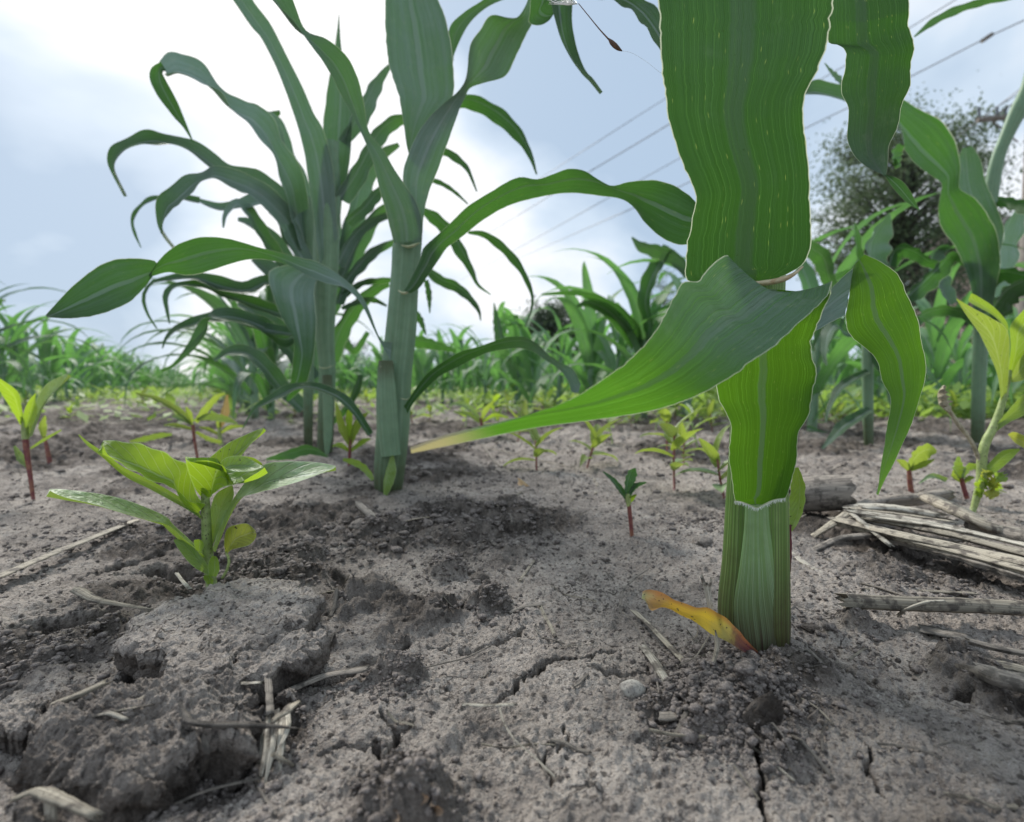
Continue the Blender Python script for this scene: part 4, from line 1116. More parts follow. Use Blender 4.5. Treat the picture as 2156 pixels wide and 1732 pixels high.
# right lower leaf: pale top side rising, bright underside hanging
leafE('leaf', [(1690, 705), (1722, 695), (1745, 681), (1764, 672), (1779, 665)], [(1690, 650), (1722, 638), (1752, 606), (1785, 574), (1812, 553)],
      [.160, .166, .170], MC, P1, nl=30, nw=10, fold=.06, db=.008, wax_sky_sheen=1.0)
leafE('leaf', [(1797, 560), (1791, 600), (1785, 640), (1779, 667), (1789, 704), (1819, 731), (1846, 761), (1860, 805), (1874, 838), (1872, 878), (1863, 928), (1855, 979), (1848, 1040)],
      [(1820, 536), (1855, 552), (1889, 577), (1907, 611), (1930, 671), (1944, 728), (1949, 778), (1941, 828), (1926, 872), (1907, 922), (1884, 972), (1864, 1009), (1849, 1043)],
      [.171, .168, .166, .166, .168, .172], ML, P1, nl=80, nw=16, fold=[.06, .08, .06, .05, .1], db=[-.004, 0, .004], wax_sky_sheen=[.3, .05, 0, .1, .45, .6], ruf=.02)
# small low blade and the purple sheath strip behind the stalk
leafC('leaf', [(1676, 985, 10), (1680, 1020, 30), (1678, 1060, 34), (1672, 1095, 22), (1663, 1118, 10)], .158, M['weed'], P1, nl=20, nw=6, fold=.2, wax_sky_sheen=.6)
leafC('leaf_sheath', [(1660, 1105, 12), (1661, 1160, 13), (1659, 1215, 10), (1656, 1245, 3)], .157, M['purple'], P1, nl=16, nw=5, fold=-.3)
collar(P1, [(1547, 1055), (1560, 1057), (1578, 1064), (1593, 1070), (1607, 1064), (1630, 1053), (1654, 1049)], .1372, .00030)
collar(P1, [(1560, 596), (1600, 597), (1640, 591), (1668, 580), (1690, 562)], .1325, .0012, M['collar_tan'])
# yellow dead leaf lying out from the foot
leafE('dead_leaf', [(1353, 1246), (1362, 1242), (1380, 1244), (1400, 1252), (1434, 1268), (1462, 1280), (1490, 1279), (1512, 1293), (1535, 1307), (1556, 1327), (1568, 1345), (1596, 1372)],
      [(1355, 1254), (1362, 1270), (1372, 1286), (1392, 1280), (1420, 1288), (1450, 1303), (1478, 1322), (1505, 1338), (1530, 1352), (1552, 1364), (1574, 1376), (1600, 1379)],
      [.133, .132, .133, .136, .140], M['yellow_leaf'], P1, nl=60, nw=12, fold=[.35, .25, .12, .15], db=-.004, ruf=.06, kr=4)

def hairs():
    """fine fringe along the collar of the lower leaf"""
    parts = []
    line = cr([(1547, 1056), (1560, 1058), (1578, 1065), (1593, 1071), (1607, 1065), (1630, 1054), (1654, 1050)], 120)
    for i in range(120):
        x, y = line[i]; l = random.uniform(3, 8); a = random.uniform(-.6, .6)
        P = np.array([at(x, y, .1368), at(x + a * l * .5, y + l * .5, .1364), at(x + a * l, y + l, .1362)])
        parts.append(tube(P, [.00005, .00004, .00002], 3, cap=False))
    V, F, U = join(parts)
    mk('collar_hairs', V, F, M['silk'], P1, U)
hairs()
# ------------------------------------------------------------------ second corn plant (left of centre)
P2 = empty('corn_plant', (-.0862, .362, 0), 'tall corn plant left of centre with thick blue-green stalk, the front one of its row', 'corn plant', 'corn plants of the field')
D2 = .36
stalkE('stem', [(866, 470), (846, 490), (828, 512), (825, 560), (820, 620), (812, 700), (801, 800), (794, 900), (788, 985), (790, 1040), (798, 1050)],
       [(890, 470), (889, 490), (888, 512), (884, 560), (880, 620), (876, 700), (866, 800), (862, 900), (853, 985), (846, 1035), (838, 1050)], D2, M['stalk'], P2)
leafC('leaf_sheath', [(826, 960, 6), (824, 990, 22), (818, 1015, 22), (811, 1045, 8)], D2 - .014, M['weed'], P2, nl=18, nw=6, fold=-.25, wax_sky_sheen=.5, ruf=0)
leafC('leaf_sheath', [(812, 760, 30), (813, 820, 42), (816, 900, 46), (822, 960, 44)], [D2 - .0105], M['stalk'], P2, nl=20, nw=8, fold=-.22, ruf=0)
collar(P2, [(800, 772), (812, 774), (828, 764)], D2 - .013, .0009)
collar(P2, [(838, 612), (850, 618), (866, 612)], D2 - .013, .0016)
collar(P2, [(845, 517), (862, 520), (884, 512)], D2 - .012, .0016)
collar(P2, [(842, 838), (854, 842), (862, 838)], D2 - .012, .0006)
# upright broad leaf out of the frame
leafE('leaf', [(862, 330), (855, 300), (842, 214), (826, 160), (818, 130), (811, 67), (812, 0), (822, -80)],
      [(872, 330), (905, 262), (935, 225), (954, 201), (956, 167), (952, 110), (939, 43), (922, 0), (890, -80)], [D2 - .004, D2, D2 + .02], MC, P2, nl=50, nw=14, fold=.16, wax_sky_sheen=[.7, .8, .7, .8], db=.012)
# sheath-like leaf running up right and its twisted blade
leafE('leaf', [(885, 510), (860, 430), (848, 368), (870, 300), (895, 258), (930, 222), (965, 192), (982, 161), (989, 100), (1013, 60), (1036, 32), (1083, 40), (1106, 13), (1116, -20), (1120, -60)],
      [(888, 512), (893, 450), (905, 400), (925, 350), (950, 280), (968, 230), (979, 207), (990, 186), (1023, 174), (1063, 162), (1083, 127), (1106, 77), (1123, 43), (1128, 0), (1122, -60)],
      [D2 - .008, D2 - .01, D2 - .012, D2 - .02, D2 - .03], MC, P2, nl=80, nw=14, fold=[-.2, -.15, .05, .15, .12, .1], wax_sky_sheen=[.9, .8, .9, .7, .75], db=[0, 0, .01, .015])
# long leaf running up left out of the frame
leafE('leaf', [(829, 512), (812, 445), (798, 395), (782, 331), (752, 264), (721, 204), (699, 164), (666, 110), (626, 57), (574, 0), (520, -60)],
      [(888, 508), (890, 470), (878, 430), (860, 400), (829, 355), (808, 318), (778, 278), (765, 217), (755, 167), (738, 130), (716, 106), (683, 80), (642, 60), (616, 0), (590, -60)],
      [D2 - .012, D2 - .03, D2 - .06, D2 - .09], MC, P2, nl=70, nw=12, fold=[-.15, .15, .2, .15], wax_sky_sheen=[.8, .85, .7, .65], db=[0, .01, .02], ruf=.03)
# left leaf in two waves
leafE('leaf', [(822, 760), (790, 700), (760, 640), (725, 606), (690, 598), (650, 582), (600, 556), (545, 546), (500, 552), (450, 568), (400, 580), (355, 574), (322, 582)],
      [(826, 720), (800, 712), (766, 630), (715, 580), (668, 552), (640, 545), (580, 530), (540, 520), (480, 503), (420, 500), (370, 518), (335, 548), (314, 580)],
      [D2 - .012, D2 - .02, D2 - .035, D2 - .05, D2 - .06, D2 - .07], MC, P2, nl=70, nw=12, fold=.1, wax_sky_sheen=[1, .9, .7, .15, .1, .1], db=[0, .01, -.012, -.01])
leafE('leaf', [(322, 582), (305, 605), (275, 635), (240, 652), (200, 665), (150, 671), (98, 669)],
      [(318, 574), (330, 552), (290, 545), (240, 548), (200, 566), (150, 606), (96, 664)], [D2 - .07, D2 - .085, D2 - .10], MC, P2, nl=40, nw=12, fold=.08, wax_sky_sheen=[.3, .1, .1], db=[-.002, .008, .004])
# right leaf arching over to the big leaf
leafE('leaf', [(850, 612), (858, 600), (885, 545), (892, 522), (936, 482), (989, 432), (1043, 398), (1090, 375), (1130, 378), (1167, 365), (1197, 356), (1227, 360), (1257, 378), (1287, 391), (1324, 383), (1377, 380), (1411, 388), (1443, 405), (1480, 440)],
      [(866, 618), (884, 606), (905, 575), (919, 555), (942, 522), (969, 502), (1016, 465), (1076, 432), (1136, 415), (1197, 408), (1243, 410), (1300, 418), (1330, 435), (1357, 468), (1391, 499), (1417, 512), (1443, 517), (1480, 500)],
      [D2 - .014, D2 - .03, D2 - .06, D2 - .09, D2 - .12], MC, P2, nl=80, nw=12, fold=[-.2, .12, .1, .08], wax_sky_sheen=[.3, .05, 0, 0], db=[0, .012, .014, .01], ruf=.02)
# lower right leaf
leafE('leaf', [(850, 856), (869, 828), (895, 791), (929, 765), (969, 741), (1006, 731), (1043, 718), (1076, 709), (1106, 711), (1130, 724), (1156, 748), (1183, 765), (1207, 778), (1223, 810)],
      [(858, 872), (872, 848), (899, 818), (929, 791), (962, 775), (999, 755), (1036, 741), (1090, 734), (1123, 741), (1146, 758), (1177, 778), (1197, 805), (1203, 825), (1218, 828)],
      [D2 - .012, D2 - .03, D2 - .04, D2 - .05], MC, P2, nl=60, nw=10, fold=.12, wax_sky_sheen=[.1, 0, .1, .9, .8], db=[0, .01, .01, -.004])

# ------------------------------------------------------------------ third corn plant
D3 = .545
P3 = empty('corn_plant', at(688, 960, D3) * np.array([1, 1, 0]), 'second plant of the left-centre row, its broad lowest leaf hanging straight down', 'corn plant', 'corn plants of the field')
stalkE('stem', [(676, 300), (664, 420), (660, 560), (664, 700), (672, 780), (670, 860), (668, 960), (672, 976)],
       [(712, 300), (716, 420), (712, 560), (704, 700), (706, 780), (704, 860), (700, 960), (696, 976)], D3, M['stalk'], P3)
leafC('leaf_sheath', [(688, 790, 20), (690, 850, 22), (690, 920, 18), (687, 968, 6)], D3 - .012, M['stalk'], P3, nl=16, nw=6, fold=-.2, ruf=0)
collar(P3, [(668, 772), (684, 776), (702, 770)], D3 - .013, .0009)
leafE('leaf', [(640, 560), (600, 560), (566, 577), (582, 644), (605, 690), (619, 718), (617, 760), (612, 800), (602, 842)],
      [(690, 570), (668, 590), (662, 620), (666, 678), (664, 720), (660, 750), (646, 805), (630, 825), (608, 846)], [D3 - .02, D3 - .05, D3 - .07, D3 - .075], MC, P3, nl=44, nw=12, fold=.12, wax_sky_sheen=[.9, .8, .5, .1, 0, 0], db=.01)
leafE('leaf', [(614, 470), (602, 412), (569, 318), (525, 268), (498, 236), (468, 203), (435, 177), (400, 163), (371, 154), (345, 156)],
      [(650, 440), (642, 378), (626, 345), (599, 301), (569, 244), (542, 217), (512, 212), (478, 199), (452, 161), (418, 130), (385, 112), (356, 109), (335, 130)],
      [D3 - .01, D3 - .04, D3 - .08, D3 - .10], MC, P3, nl=60, nw=10, fold=.15, wax_sky_sheen=[.8, .9, .8, .9], db=[.02, .02, .03], ruf=.05)
leafE('leaf', [(338, 130), (318, 144), (315, 167), (330, 200), (351, 228), (368, 250), (385, 268), (407, 302)],
      [(350, 150), (342, 152), (345, 161), (361, 191), (372, 212), (384, 240), (398, 275), (409, 303)], [D3 - .10, D3 - .11], MC, P3, nl=30, nw=8, fold=.15, wax_sky_sheen=.1)
leafE('leaf', [(615, 470), (560, 430), (530, 410), (502, 401), (462, 375), (435, 345), (408, 325), (368, 306), (321, 303), (288, 308), (258, 321), (242, 338), (239, 361), (262, 414)],
      [(620, 430), (599, 398), (552, 361), (522, 355), (488, 348), (458, 325), (432, 311), (401, 294), (368, 283), (338, 281), (308, 276), (274, 284), (238, 304), (227, 335), (234, 365), (261, 415)],
      [D3, D3 - .04, D3 - .08, D3 - .11], MC, P3, nl=70, nw=8, fold=.12, wax_sky_sheen=[.9, .9, .8, .05, .05, .05], db=.014, ruf=.05)
leafE('leaf', [(600, 490), (550, 430), (502, 401), (470, 385), (445, 378), (418, 385), (401, 412), (378, 432), (358, 442), (338, 482), (345, 500), (364, 524)],
      [(625, 455), (612, 435), (569, 395), (530, 370), (490, 358), (468, 351), (445, 348), (422, 365), (385, 372), (355, 392), (331, 425), (328, 465), (341, 495), (363, 524)],
      [D3 - .02, D3 - .06, D3 - .10, D3 - .12], MC, P3, nl=60, nw=10, fold=.12, wax_sky_sheen=[.9, .9, .3, .1], db=.016, ruf=.04)
leafE('leaf', [(672, 560), (655, 420), (636, 301), (609, 214), (582, 144), (549, 80), (529, 57), (490, 0), (450, -60)],
      [(712, 500), (700, 350), (679, 271), (662, 241), (636, 181), (602, 114), (569, 50), (532, 0), (500, -60)], [D3 - .012, D3 - .02, D3 - .04, D3 - .06], MC, P3, nl=50, nw=10, fold=.14, wax_sky_sheen=.75, db=.01)
leafE('leaf', [(680, 420), (680, 280), (683, 240), (690, 180), (706, 97), (713, 30)], [(712, 460), (735, 350), (741, 260), (740, 200), (720, 110), (714, 30)], [D3 + .01, D3 + .02], MC, P3, nl=36, nw=8, fold=.15, wax_sky_sheen=.6)
# arching blades seen past the second plant: right side
def arcs(parent, rows, mat=MC):
    for pts, dep, wx in rows:
        leafC('leaf', pts, dep, mat, parent, nl=30, nw=6, fold=.14, tilt=.7, ruf=.04, wax_sky_sheen=wx)
arcs(P3, [
    ([(930, 225, 22), (982, 214, 32), (1030, 232, 34), (1070, 262, 32), (1100, 298, 20), (1118, 332, 10), (1130, 368, 3)], [D3 + .02, D3 - .04], .05),
    ([(880, 320, 20), (935, 320, 18), (965, 338, 16), (985, 358, 9), (1004, 404, 3)], [D3 + .05, D3], .1),
    ([(880, 372, 10), (925, 385, 11), (955, 403, 8), (985, 430, 3)], [D3 + .1, D3 + .05], .1),
    ([(720, 420, 36), (745, 385, 40), (775, 330, 34), (800, 285, 34), (830, 258, 30), (860, 250, 18)], [D3, D3 + .06], .5),
    ([(735, 470, 26), (770, 440, 26), (800, 405, 24), (830, 395, 20)], [D3, D3 + .05], .3),
    ([(722, 300, 24), (760, 250, 38), (790, 185, 30), (812, 150, 14), (830, 130, 6)], [D3 + .01, D3 + .06], .8),
    ([(985, 490, 6), (1018, 494, 14), (1050, 515, 18), (1080, 545, 18), (1104, 580, 12), (1121, 625, 7), (1118, 655, 5), (1106, 690, 3)], [D3, D3 - .04], .05),
])
P4 = empty('corn_plant', at(655, 942, .66) * np.array([1, 1, 0]), 'corn plant directly behind the plant with the hanging leaf, mostly hidden by it', 'corn plant', 'corn plants of the field')
D4 = .66
stalkE('stem', [(640, 420), (634, 560), (636, 700), (638, 800), (640, 945)], [(676, 420), (668, 560), (664, 700), (660, 800), (658, 945)], D4, M['stalk'], P4, n=20, seg=14)
leafE('leaf', [(640, 700), (602, 734), (560, 706), (535, 690), (500, 680), (468, 675), (425, 672), (395, 724), (365, 765), (337, 779)],
      [(650, 660), (602, 690), (560, 668), (535, 661), (500, 650), (468, 648), (440, 660), (435, 700), (400, 745), (340, 781)], [D4 - .01, D4 - .1, D4 - .14], MC, P4, nl=50, nw=8, fold=.12, wax_sky_sheen=[.3, .1, .1, .3, .4, 0], db=.02)
arcs(P4, [
    ([(650, 640, 20), (600, 600, 30), (560, 590, 20), (518, 606, 28), (468, 598, 30), (420, 583, 20), (381, 582, 14), (345, 588, 9), (318, 596, 9), (302, 625, 8), (310, 660, 6), (330, 692, 3)], [D4 - .02, D4 - .12], .1),
    ([(600, 660, 24), (540, 640, 26), (480, 618, 22), (430, 600, 16), (391, 597, 11), (362, 604, 12), (348, 625, 12), (352, 655, 9), (357, 682, 3)], [D4 - .02, D4 - .12], .1),
    ([(620, 700, 20), (560, 690, 22), (500, 668, 24), (440, 668, 22), (401, 680, 18), (370, 692, 14), (350, 712, 7), (342, 734, 3)], [D4 - .04, D4 - .13], .1),
    ([(780, 915, 14), (750, 868, 18), (721, 838, 20), (690, 822, 18), (656, 812, 14), (619, 815, 16), (590, 828, 20), (560, 845, 16), (534, 862, 5), (510, 905, 2)], [.40, .42], .1),
    ([(690, 900, 10), (730, 860, 14), (752, 820, 16), (760, 790, 10)], [D4], .1),
    ([(650, 560, 30), (620, 500, 34), (590, 440, 30), (550, 420, 26), (500, 430, 22), (468, 436, 16), (440, 430, 14), (420, 422, 8)], [D4 - .02, D4 - .06], .6),
    ([(650, 520, 34), (625, 440, 34), (600, 350, 30), (585, 290, 24), (575, 250, 22), (560, 240, 12)], [D4 - .01, D4 - .03], .9),
    ([(600, 560, 24), (560, 500, 26), (530, 450, 22), (500, 425, 16), (475, 450, 12), (470, 480, 4)], [D4 - .02, D4 - .08], .7),
    ([(420, 422, 14), (380, 415, 12), (350, 415, 10), (315, 420, 10), (290, 440, 9), (278, 465, 8), (285, 495, 6), (297, 522, 2)], [D4 - .06, D4 - .1], .1),
    ([(715, 640, 20), (735, 590, 20), (760, 560, 24), (790, 530, 22), (830, 510, 12)], [D4, D4 + .06], .3),
    ([(715, 560, 22), (740, 510, 22), (770, 478, 22), (810, 456, 16), (840, 450, 8)], [D4, D4 + .06], .5),
    ([(700, 640, 14), (735, 615, 14), (765, 596, 13), (800, 592, 14), (830, 590, 10)], [D4, D4 + .06], .1),
    ([(720, 650, 8), (755, 636, 12), (785, 632, 12), (815, 645, 4)], [D4, D4 + .06], .1),
    ([(885, 440, 10), (912, 458, 26), (945, 490, 28), (975, 540, 22), (992, 570, 12), (1006, 600, 7), (1033, 621, 2)], [D4, D4 - .04], .05),
    ([(890, 560, 14), (925, 590, 22), (960, 605, 22), (990, 630, 14), (1008, 655, 8), (1012, 676, 2)], [D4 + .1, D4], .05),
    ([(897, 590, 10), (903, 620, 13), (905, 660, 2)], [D4], .05), ([(870, 650, 10), (885, 675, 14), (897, 706, 3)], [D4 + .1], .05),
    ([(865, 720, 26), (890, 722, 26), (925, 730, 18), (960, 740, 8)], [D4 + .2], .1),
    ([(720, 700, 16), (745, 740, 14), (775, 700, 10)], [D4 + .2], .1),
])

arcs(P4, [
    ([(690, 620, 40), (640, 520, 60), (590, 430, 56), (545, 385, 44), (500, 365, 30), (470, 352, 10)], [D4 + .03, D4 - .02], .8),
    ([(690, 600, 40), (660, 500, 56), (630, 400, 50), (600, 330, 44), (585, 270, 34), (576, 244, 24), (590, 236, 8)], [D4 + .04], .85),
    ([(700, 520, 44), (690, 420, 56), (695, 330, 50), (700, 260, 40), (706, 180, 24), (712, 60, 4)], [D4 + .05], .6),
    ([(700, 600, 40), (730, 520, 40), (755, 440, 44), (770, 380, 40), (800, 330, 30), (840, 305, 10)], [D4 + .06], .8),
    ([(680, 700, 40), (640, 640, 54), (600, 590, 50), (560, 560, 34), (530, 545, 10)], [D4 + .02], .75),
    ([(690, 660, 36), (720, 600, 40), (745, 540, 40), (775, 480, 34), (810, 440, 20), (840, 430, 6)], [D4 + .07], .6),
    ([(660, 800, 36), (620, 740, 44), (580, 690, 40), (530, 650, 30), (500, 640, 10)], [D4 + .02], .4),
    ([(668, 830, 40), (655, 720, 50), (640, 640, 44), (610, 560, 40), (570, 500, 30), (530, 470, 20), (500, 462, 8)], [D4 + .03], .6),
    ([(700, 760, 30), (720, 700, 34), (750, 650, 30), (790, 610, 24), (820, 600, 10)], [D4 + .08], .3),
    ([(640, 860, 30), (600, 820, 34), (560, 770, 34), (520, 740, 26), (480, 740, 18), (450, 760, 6)], [D4 + .05], .3),
])

# ------------------------------------------------------------------ right-hand plants
DR = .62
PR = empty('corn_plant', at(2060, 930, .70) * np.array([1, 1, 0]), 'corn plant at the right edge with a long arching leaf below the power pole', 'corn plant', 'corn plants of the field')
stalkE('stem', [(2050, 560), (2052, 680), (2048, 800), (2046, 935)], [(2090, 560), (2082, 680), (2074, 800), (2070, 935)], .70, M['stalk'], PR, n=20, seg=16)
stalkE('stem_top', [(2170, 110), (2150, 185), (2128, 230), (2103, 294), (2087, 335), (2074, 400), (2056, 560)], [(2200, 110), (2180, 200), (2156, 245), (2130, 294), (2114, 335), (2100, 420), (2090, 560)], .69, M['stalk'], PR, n=24, seg=14, sq=.7)
leafE('leaf', [(2056, 700), (2046, 620), (2036, 577), (2026, 549), (2010, 519), (1984, 485), (1976, 452), (1981, 410), (1983, 388), (1960, 372), (1936, 355), (1913, 318), (1893, 268), (1840, 240), (1782, 214), (1736, 202), (1690, 198)],
      [(2080, 700), (2096, 620), (2105, 560), (2103, 525), (2100, 495), (2090, 468), (2057, 422), (2022, 400), (2019, 385), (2024, 345), (2017, 308), (1997, 278), (1970, 251), (1936, 228), (1906, 207), (1840, 186), (1772, 177), (1746, 172), (1719, 167), (1690, 180)],
      [.69, .64, .60, .57, .54, .50], MC, PR, nl=90, nw=14, fold=[.12, .16, .2, .1], wax_sky_sheen=[.8, .2, .1, .1, .1], db=[.01, -.02, .02, .03], ruf=.04)
leafE('leaf', [(2060, 560), (2040, 480), (2020, 400), (2018, 340), (2027, 312)], [(2103, 540), (2114, 485), (2098, 435), (2076, 385), (2064, 335), (2047, 308)], [.67, .66], MC, PR, nl=30, nw=8, fold=.14, wax_sky_sheen=.7)
arcs(PR, [
    ([(1775, 180, 6), (1765, 165, 14), (1750, 150, 8), (1736, 133, 2)], [.5, .48], .8),
    ([(1925, 78, 3), (1960, 50, 14), (2000, 28, 17), (2050, 10, 16), (2110, -2, 12), (2170, -10, 8)], [.5, .55], .3),
    ([(2096, 424, 20), (2130, 430, 26), (2160, 440, 30), (2200, 460, 30)], [.68, .6], .1),
    ([(1905, 640, 8), (1930, 618, 30), (1960, 592, 34), (1990, 562, 30), (2010, 540, 20), (2040, 560, 16)], [.62, .68], .1),
    ([(1925, 690, 12), (1950, 665, 22), (1990, 655, 24), (2030, 664, 20), (2060, 690, 14)], [.66, .7], .3),
    ([(2090, 600, 20), (2110, 580, 30), (2160, 590, 36), (2220, 620, 30)], [.68, .6], .05),
    ([(2060, 690, 20), (2100, 660, 44), (2130, 620, 40), (2160, 600, 30)], [.66, .6], .3),
    ([(2090, 680, 16), (2120, 560, 36), (2130, 500, 40), (2156, 440, 30), (2190, 420, 14)], [.72, .75], .9),
    ([(2010, 640, 20), (1990, 600, 30), (1975, 560, 34), (1980, 530, 24), (2000, 520, 10)], [.72], .9),
    ([(1883, 335, 6), (1888, 350, 14), (1890, 320, 22), (1900, 305, 12)], [.55], .1),
])
PQ = empty('corn_plant', at(1828, 940, .647) * np.array([1, 1, 0]), 'corn plant between the front stalk and the right edge, seen behind the hanging green leaf', 'corn plant', 'corn plants of the field')
stalkE('stem', [(1820, 560), (1816, 700), (1816, 800), (1820, 945)], [(1850, 560), (1840, 700), (1838, 800), (1838, 945)], .647, M['stalk'], PQ, n=20, seg=14)
arcs(PQ, [
    ([(1838, 640, 30), (1846, 560, 48), (1852, 510, 50), (1866, 475, 30), (1873, 448, 3)], [.65, .66], 1.0),
    ([(1830, 640, 20), (1815, 560, 14), (1806, 500, 14), (1800, 470, 4)], [.65], .2),
    ([(1880, 560, 20), (1895, 530, 30), (1925, 536, 28), (1950, 552, 22), (1975, 560, 18)], [.66, .66], .05),
    ([(1700, 520, 34), (1730, 545, 44), (1745, 590, 30), (1770, 620, 24)], [.5, .62], .4),
    ([(1760, 585, 14), (1790, 572, 10), (1822, 575, 8)], [.6], .1),
    ([(1830, 780, 12), (1790, 800, 16), (1765, 820, 18), (1745, 860, 10), (1738, 890, 4)], [.64, .6], .1),
    ([(1835, 860, 14), (1800, 880, 24), (1770, 900, 26), (1740, 935, 10), (1725, 950, 3)], [.64, .58], .2),
    ([(1830, 740, 16), (1870, 800, 20), (1880, 850, 18), (1900, 900, 6)], [.64, .6], .2),
    ([(1830, 690, 14), (1790, 700, 20), (1765, 680, 24), (1742, 700, 26), (1735, 740, 14), (1740, 770, 4)], [.66, .62], .2),
    ([(1830, 720, 14), (1870, 690, 20), (1910, 700, 22), (1935, 740, 18), (1940, 790, 5)], [.66, .6], .15),
    ([(1820, 660, 14), (1790, 640, 18), (1760, 650, 18), (1745, 680, 6)], [.68, .66], .5),
    ([(1720, 810, 4), (1745, 905, 0.1), (1700, 900, 10)], [.6], .1),
])
PS = empty('corn_plant', at(1345, 870, 1.35) * np.array([1, 1, 0]), 'corn plant in middle distance whose two blades arch left over the small far tree', 'corn plant', 'corn plants of the field')
stalkE('stem', [(1338, 700), (1338, 870)], [(1352, 700), (1352, 870)], 1.2, M['stalk'], PS, n=8, seg=10)
arcs(PS, [
    ([(1140, 621, 4), (1180, 618, 9), (1220, 618, 12), (1260, 632, 20), (1300, 655, 24), (1335, 690, 22), (1345, 730, 18)], [1.0, 1.2], .05),
    ([(1215, 645, 6), (1240, 640, 16), (1275, 655, 22), (1310, 690, 26), (1340, 730, 24)], [1.02, 1.2], .05),
    ([(1405, 520, 20), (1380, 560, 30), (1362, 600, 30), (1355, 640, 26), (1365, 690, 20), (1350, 740, 14)], [1.0, 1.2], .1),
    ([(1330, 500, 3), (1350, 520, 22), (1380, 530, 30), (1420, 545, 30), (1450, 580, 20)], [1.0], .6),
    ([(1040, 638, 2), (1046, 680, 16), (1052, 720, 20)], [1.3], .2),
])
# blade hanging into the top of the frame
PT = empty('corn_plant', at(1240, 1000, .45) * np.array([1, 1, 0]) + np.array([0, 0, .46]), 'long dark blade hanging down into the top of the picture beside the dandelion seed', 'corn leaf')
leafE('leaf', [(1195, -120), (1165, -40), (1160, 0), (1166, 33), (1180, 80), (1200, 120), (1222, 145), (1245, 168), (1267, 193)],
      [(1240, -120), (1212, -40), (1206, 0), (1205, 50), (1212, 90), (1222, 125), (1235, 152), (1248, 165), (1269, 194)], [.30, .28], MC, PT, nl=36, nw=8, fold=.15, wax_sky_sheen=[.3, .1, .1], db=.01)
leafE('leaf', [(1120, -60), (1116, 20), (1114, 48), (1135, 54), (1155, 45), (1166, 30)], [(1180, -60), (1170, -20), (1160, -10), (1162, 5), (1165, 15), (1168, 28)], [.30], MC, PT, nl=24, nw=8, fold=.1, wax_sky_sheen=.1)
leafE('leaf', [(945, 120), (946, 60), (975, 28), (1010, 5), (1030, -10), (1060, -30)], [(955, 130), (958, 110), (985, 55), (1020, 20), (1060, 0), (1100, -10)], [.40, .38], MC, PT, nl=24, nw=8, fold=.1, wax_sky_sheen=.6)
leafC('leaf', [(1190, -8, 10), (1245, -16, 26), (1300, -12, 34), (1348, 14, 40), (1384, 58, 44), (1412, 110, 34)], [.30, .24], MC, PT, nl=30, nw=8, fold=.1, wax_sky_sheen=0, tilt=-.4)

# ------------------------------------------------------------------ generic corn plants
def ribbon3(P0, az, el, length, w, droop, twist, wx, nl=15, nw=4, fold=.13, ruf=.05, roll0=0.0):
    pts = [np.array(P0, float)]; a = el; dirs = []
    st = length / (nl - 1)
    for i in range(nl):
        v = i / (nl - 1)
        azz = az + twist * v * v
        d = np.array([math.cos(azz) * math.cos(a), math.sin(azz) * math.cos(a), math.sin(a)])
        dirs.append(d)
        pts.append(pts[-1] + d * st)
        a = max(-1.45, a - droop * (.4 + 1.7 * v) / nl)
    pts = np.array(pts[:nl]); dirs = np.array(dirs)
    side = []
    for i in range(nl):
        azz = az + twist * (i / (nl - 1)) ** 2
        s = np.array([-math.sin(azz), math.cos(azz), 0]); up = np.cross(dirs[i], s)
        r = roll0 * math.sin(2.6 * i / nl + roll0 * 3)
        side.append(math.cos(r) * s + math.sin(r) * up)
    side = np.array(side)
    t = np.linspace(0, 1, nl)
    ww = w * np.minimum(1, .45 + 2.2 * t) * np.clip(1 - t ** 2.6, 0.02, 1)
    V, F, U = surf(pts - side * ww[:, None] / 2, pts + side * ww[:, None] / 2, nw, 0.0, ruf, random.uniform(2.5, 4.5), random.random() * 6)
    # V fold: lift margins
    n3 = np.cross(dirs, side)
    V = V.reshape(nl, nw + 1, 3)
    for j in range(nw + 1):
        V[:, j] -= n3 * (fold * ww * (abs(2 * j / nw - 1)))[:, None] * -1
    return V.reshape(-1, 3), F, U, wx
def make_corn(seed, hgt=.42, mat=None, far=False, lab='', plane=None):
    random.seed(seed)
    t_ = empty('corn_plant', (0, 0, 0), lab, 'corn plant', 'corn plants of the field')
    v, f, u = tube(np.array([(0, 0, -.01), (.002, 0, hgt * .25), (.004, .002, hgt * .55)]), [.0105, .0095, .006], 8, .9)
    mk('stem', v, f, M['stalk'], t_, u)
    n = 9; pa = plane if plane is not None else random.uniform(0, 3.14)
    for k in range(n):
        q = k / (n - 1)
        z = hgt * (.07 + .46 * q)
        az = pa + (math.pi if k % 2 else 0) + random.uniform(-.35, .35)
        el = R(52 + 30 * q + random.uniform(-8, 6))
        ln = hgt * (.42 + .62 * math.sin(math.pi * min(1, .22 + .68 * q))) * random.uniform(.85, 1.1)
        w = .020 + .022 * math.sin(math.pi * (.15 + .6 * q))
        dr = (2.7 - 1.5 * q) * random.uniform(.8, 1.25)
        V, F, U, wx = ribbon3((.003, 0, z), az, el, ln, w, dr, random.uniform(-.7, .7), random.uniform(0.1, .9), roll0=random.uniform(-.6, .6))
        mk('leaf', V, F, mat or MC, t_, U, {'wax_sky_sheen': np.full(len(V), wx)})
    return t_
def copy_tree(o, parent=None):
    c = o.copy(); col.objects.link(c)
    if parent is not None: c.parent = parent
    for ch in list(o.children): copy_tree(ch, c)
    return c
protos = [make_corn(100 + k, .42, M['corn_far'] if k > 3 else MC) for k in range(8)]
used = [False] * 8
ROWD = np.array([-.508, .861]); ROWN = np.array([.861, .508])
spots = []
random.seed(5)
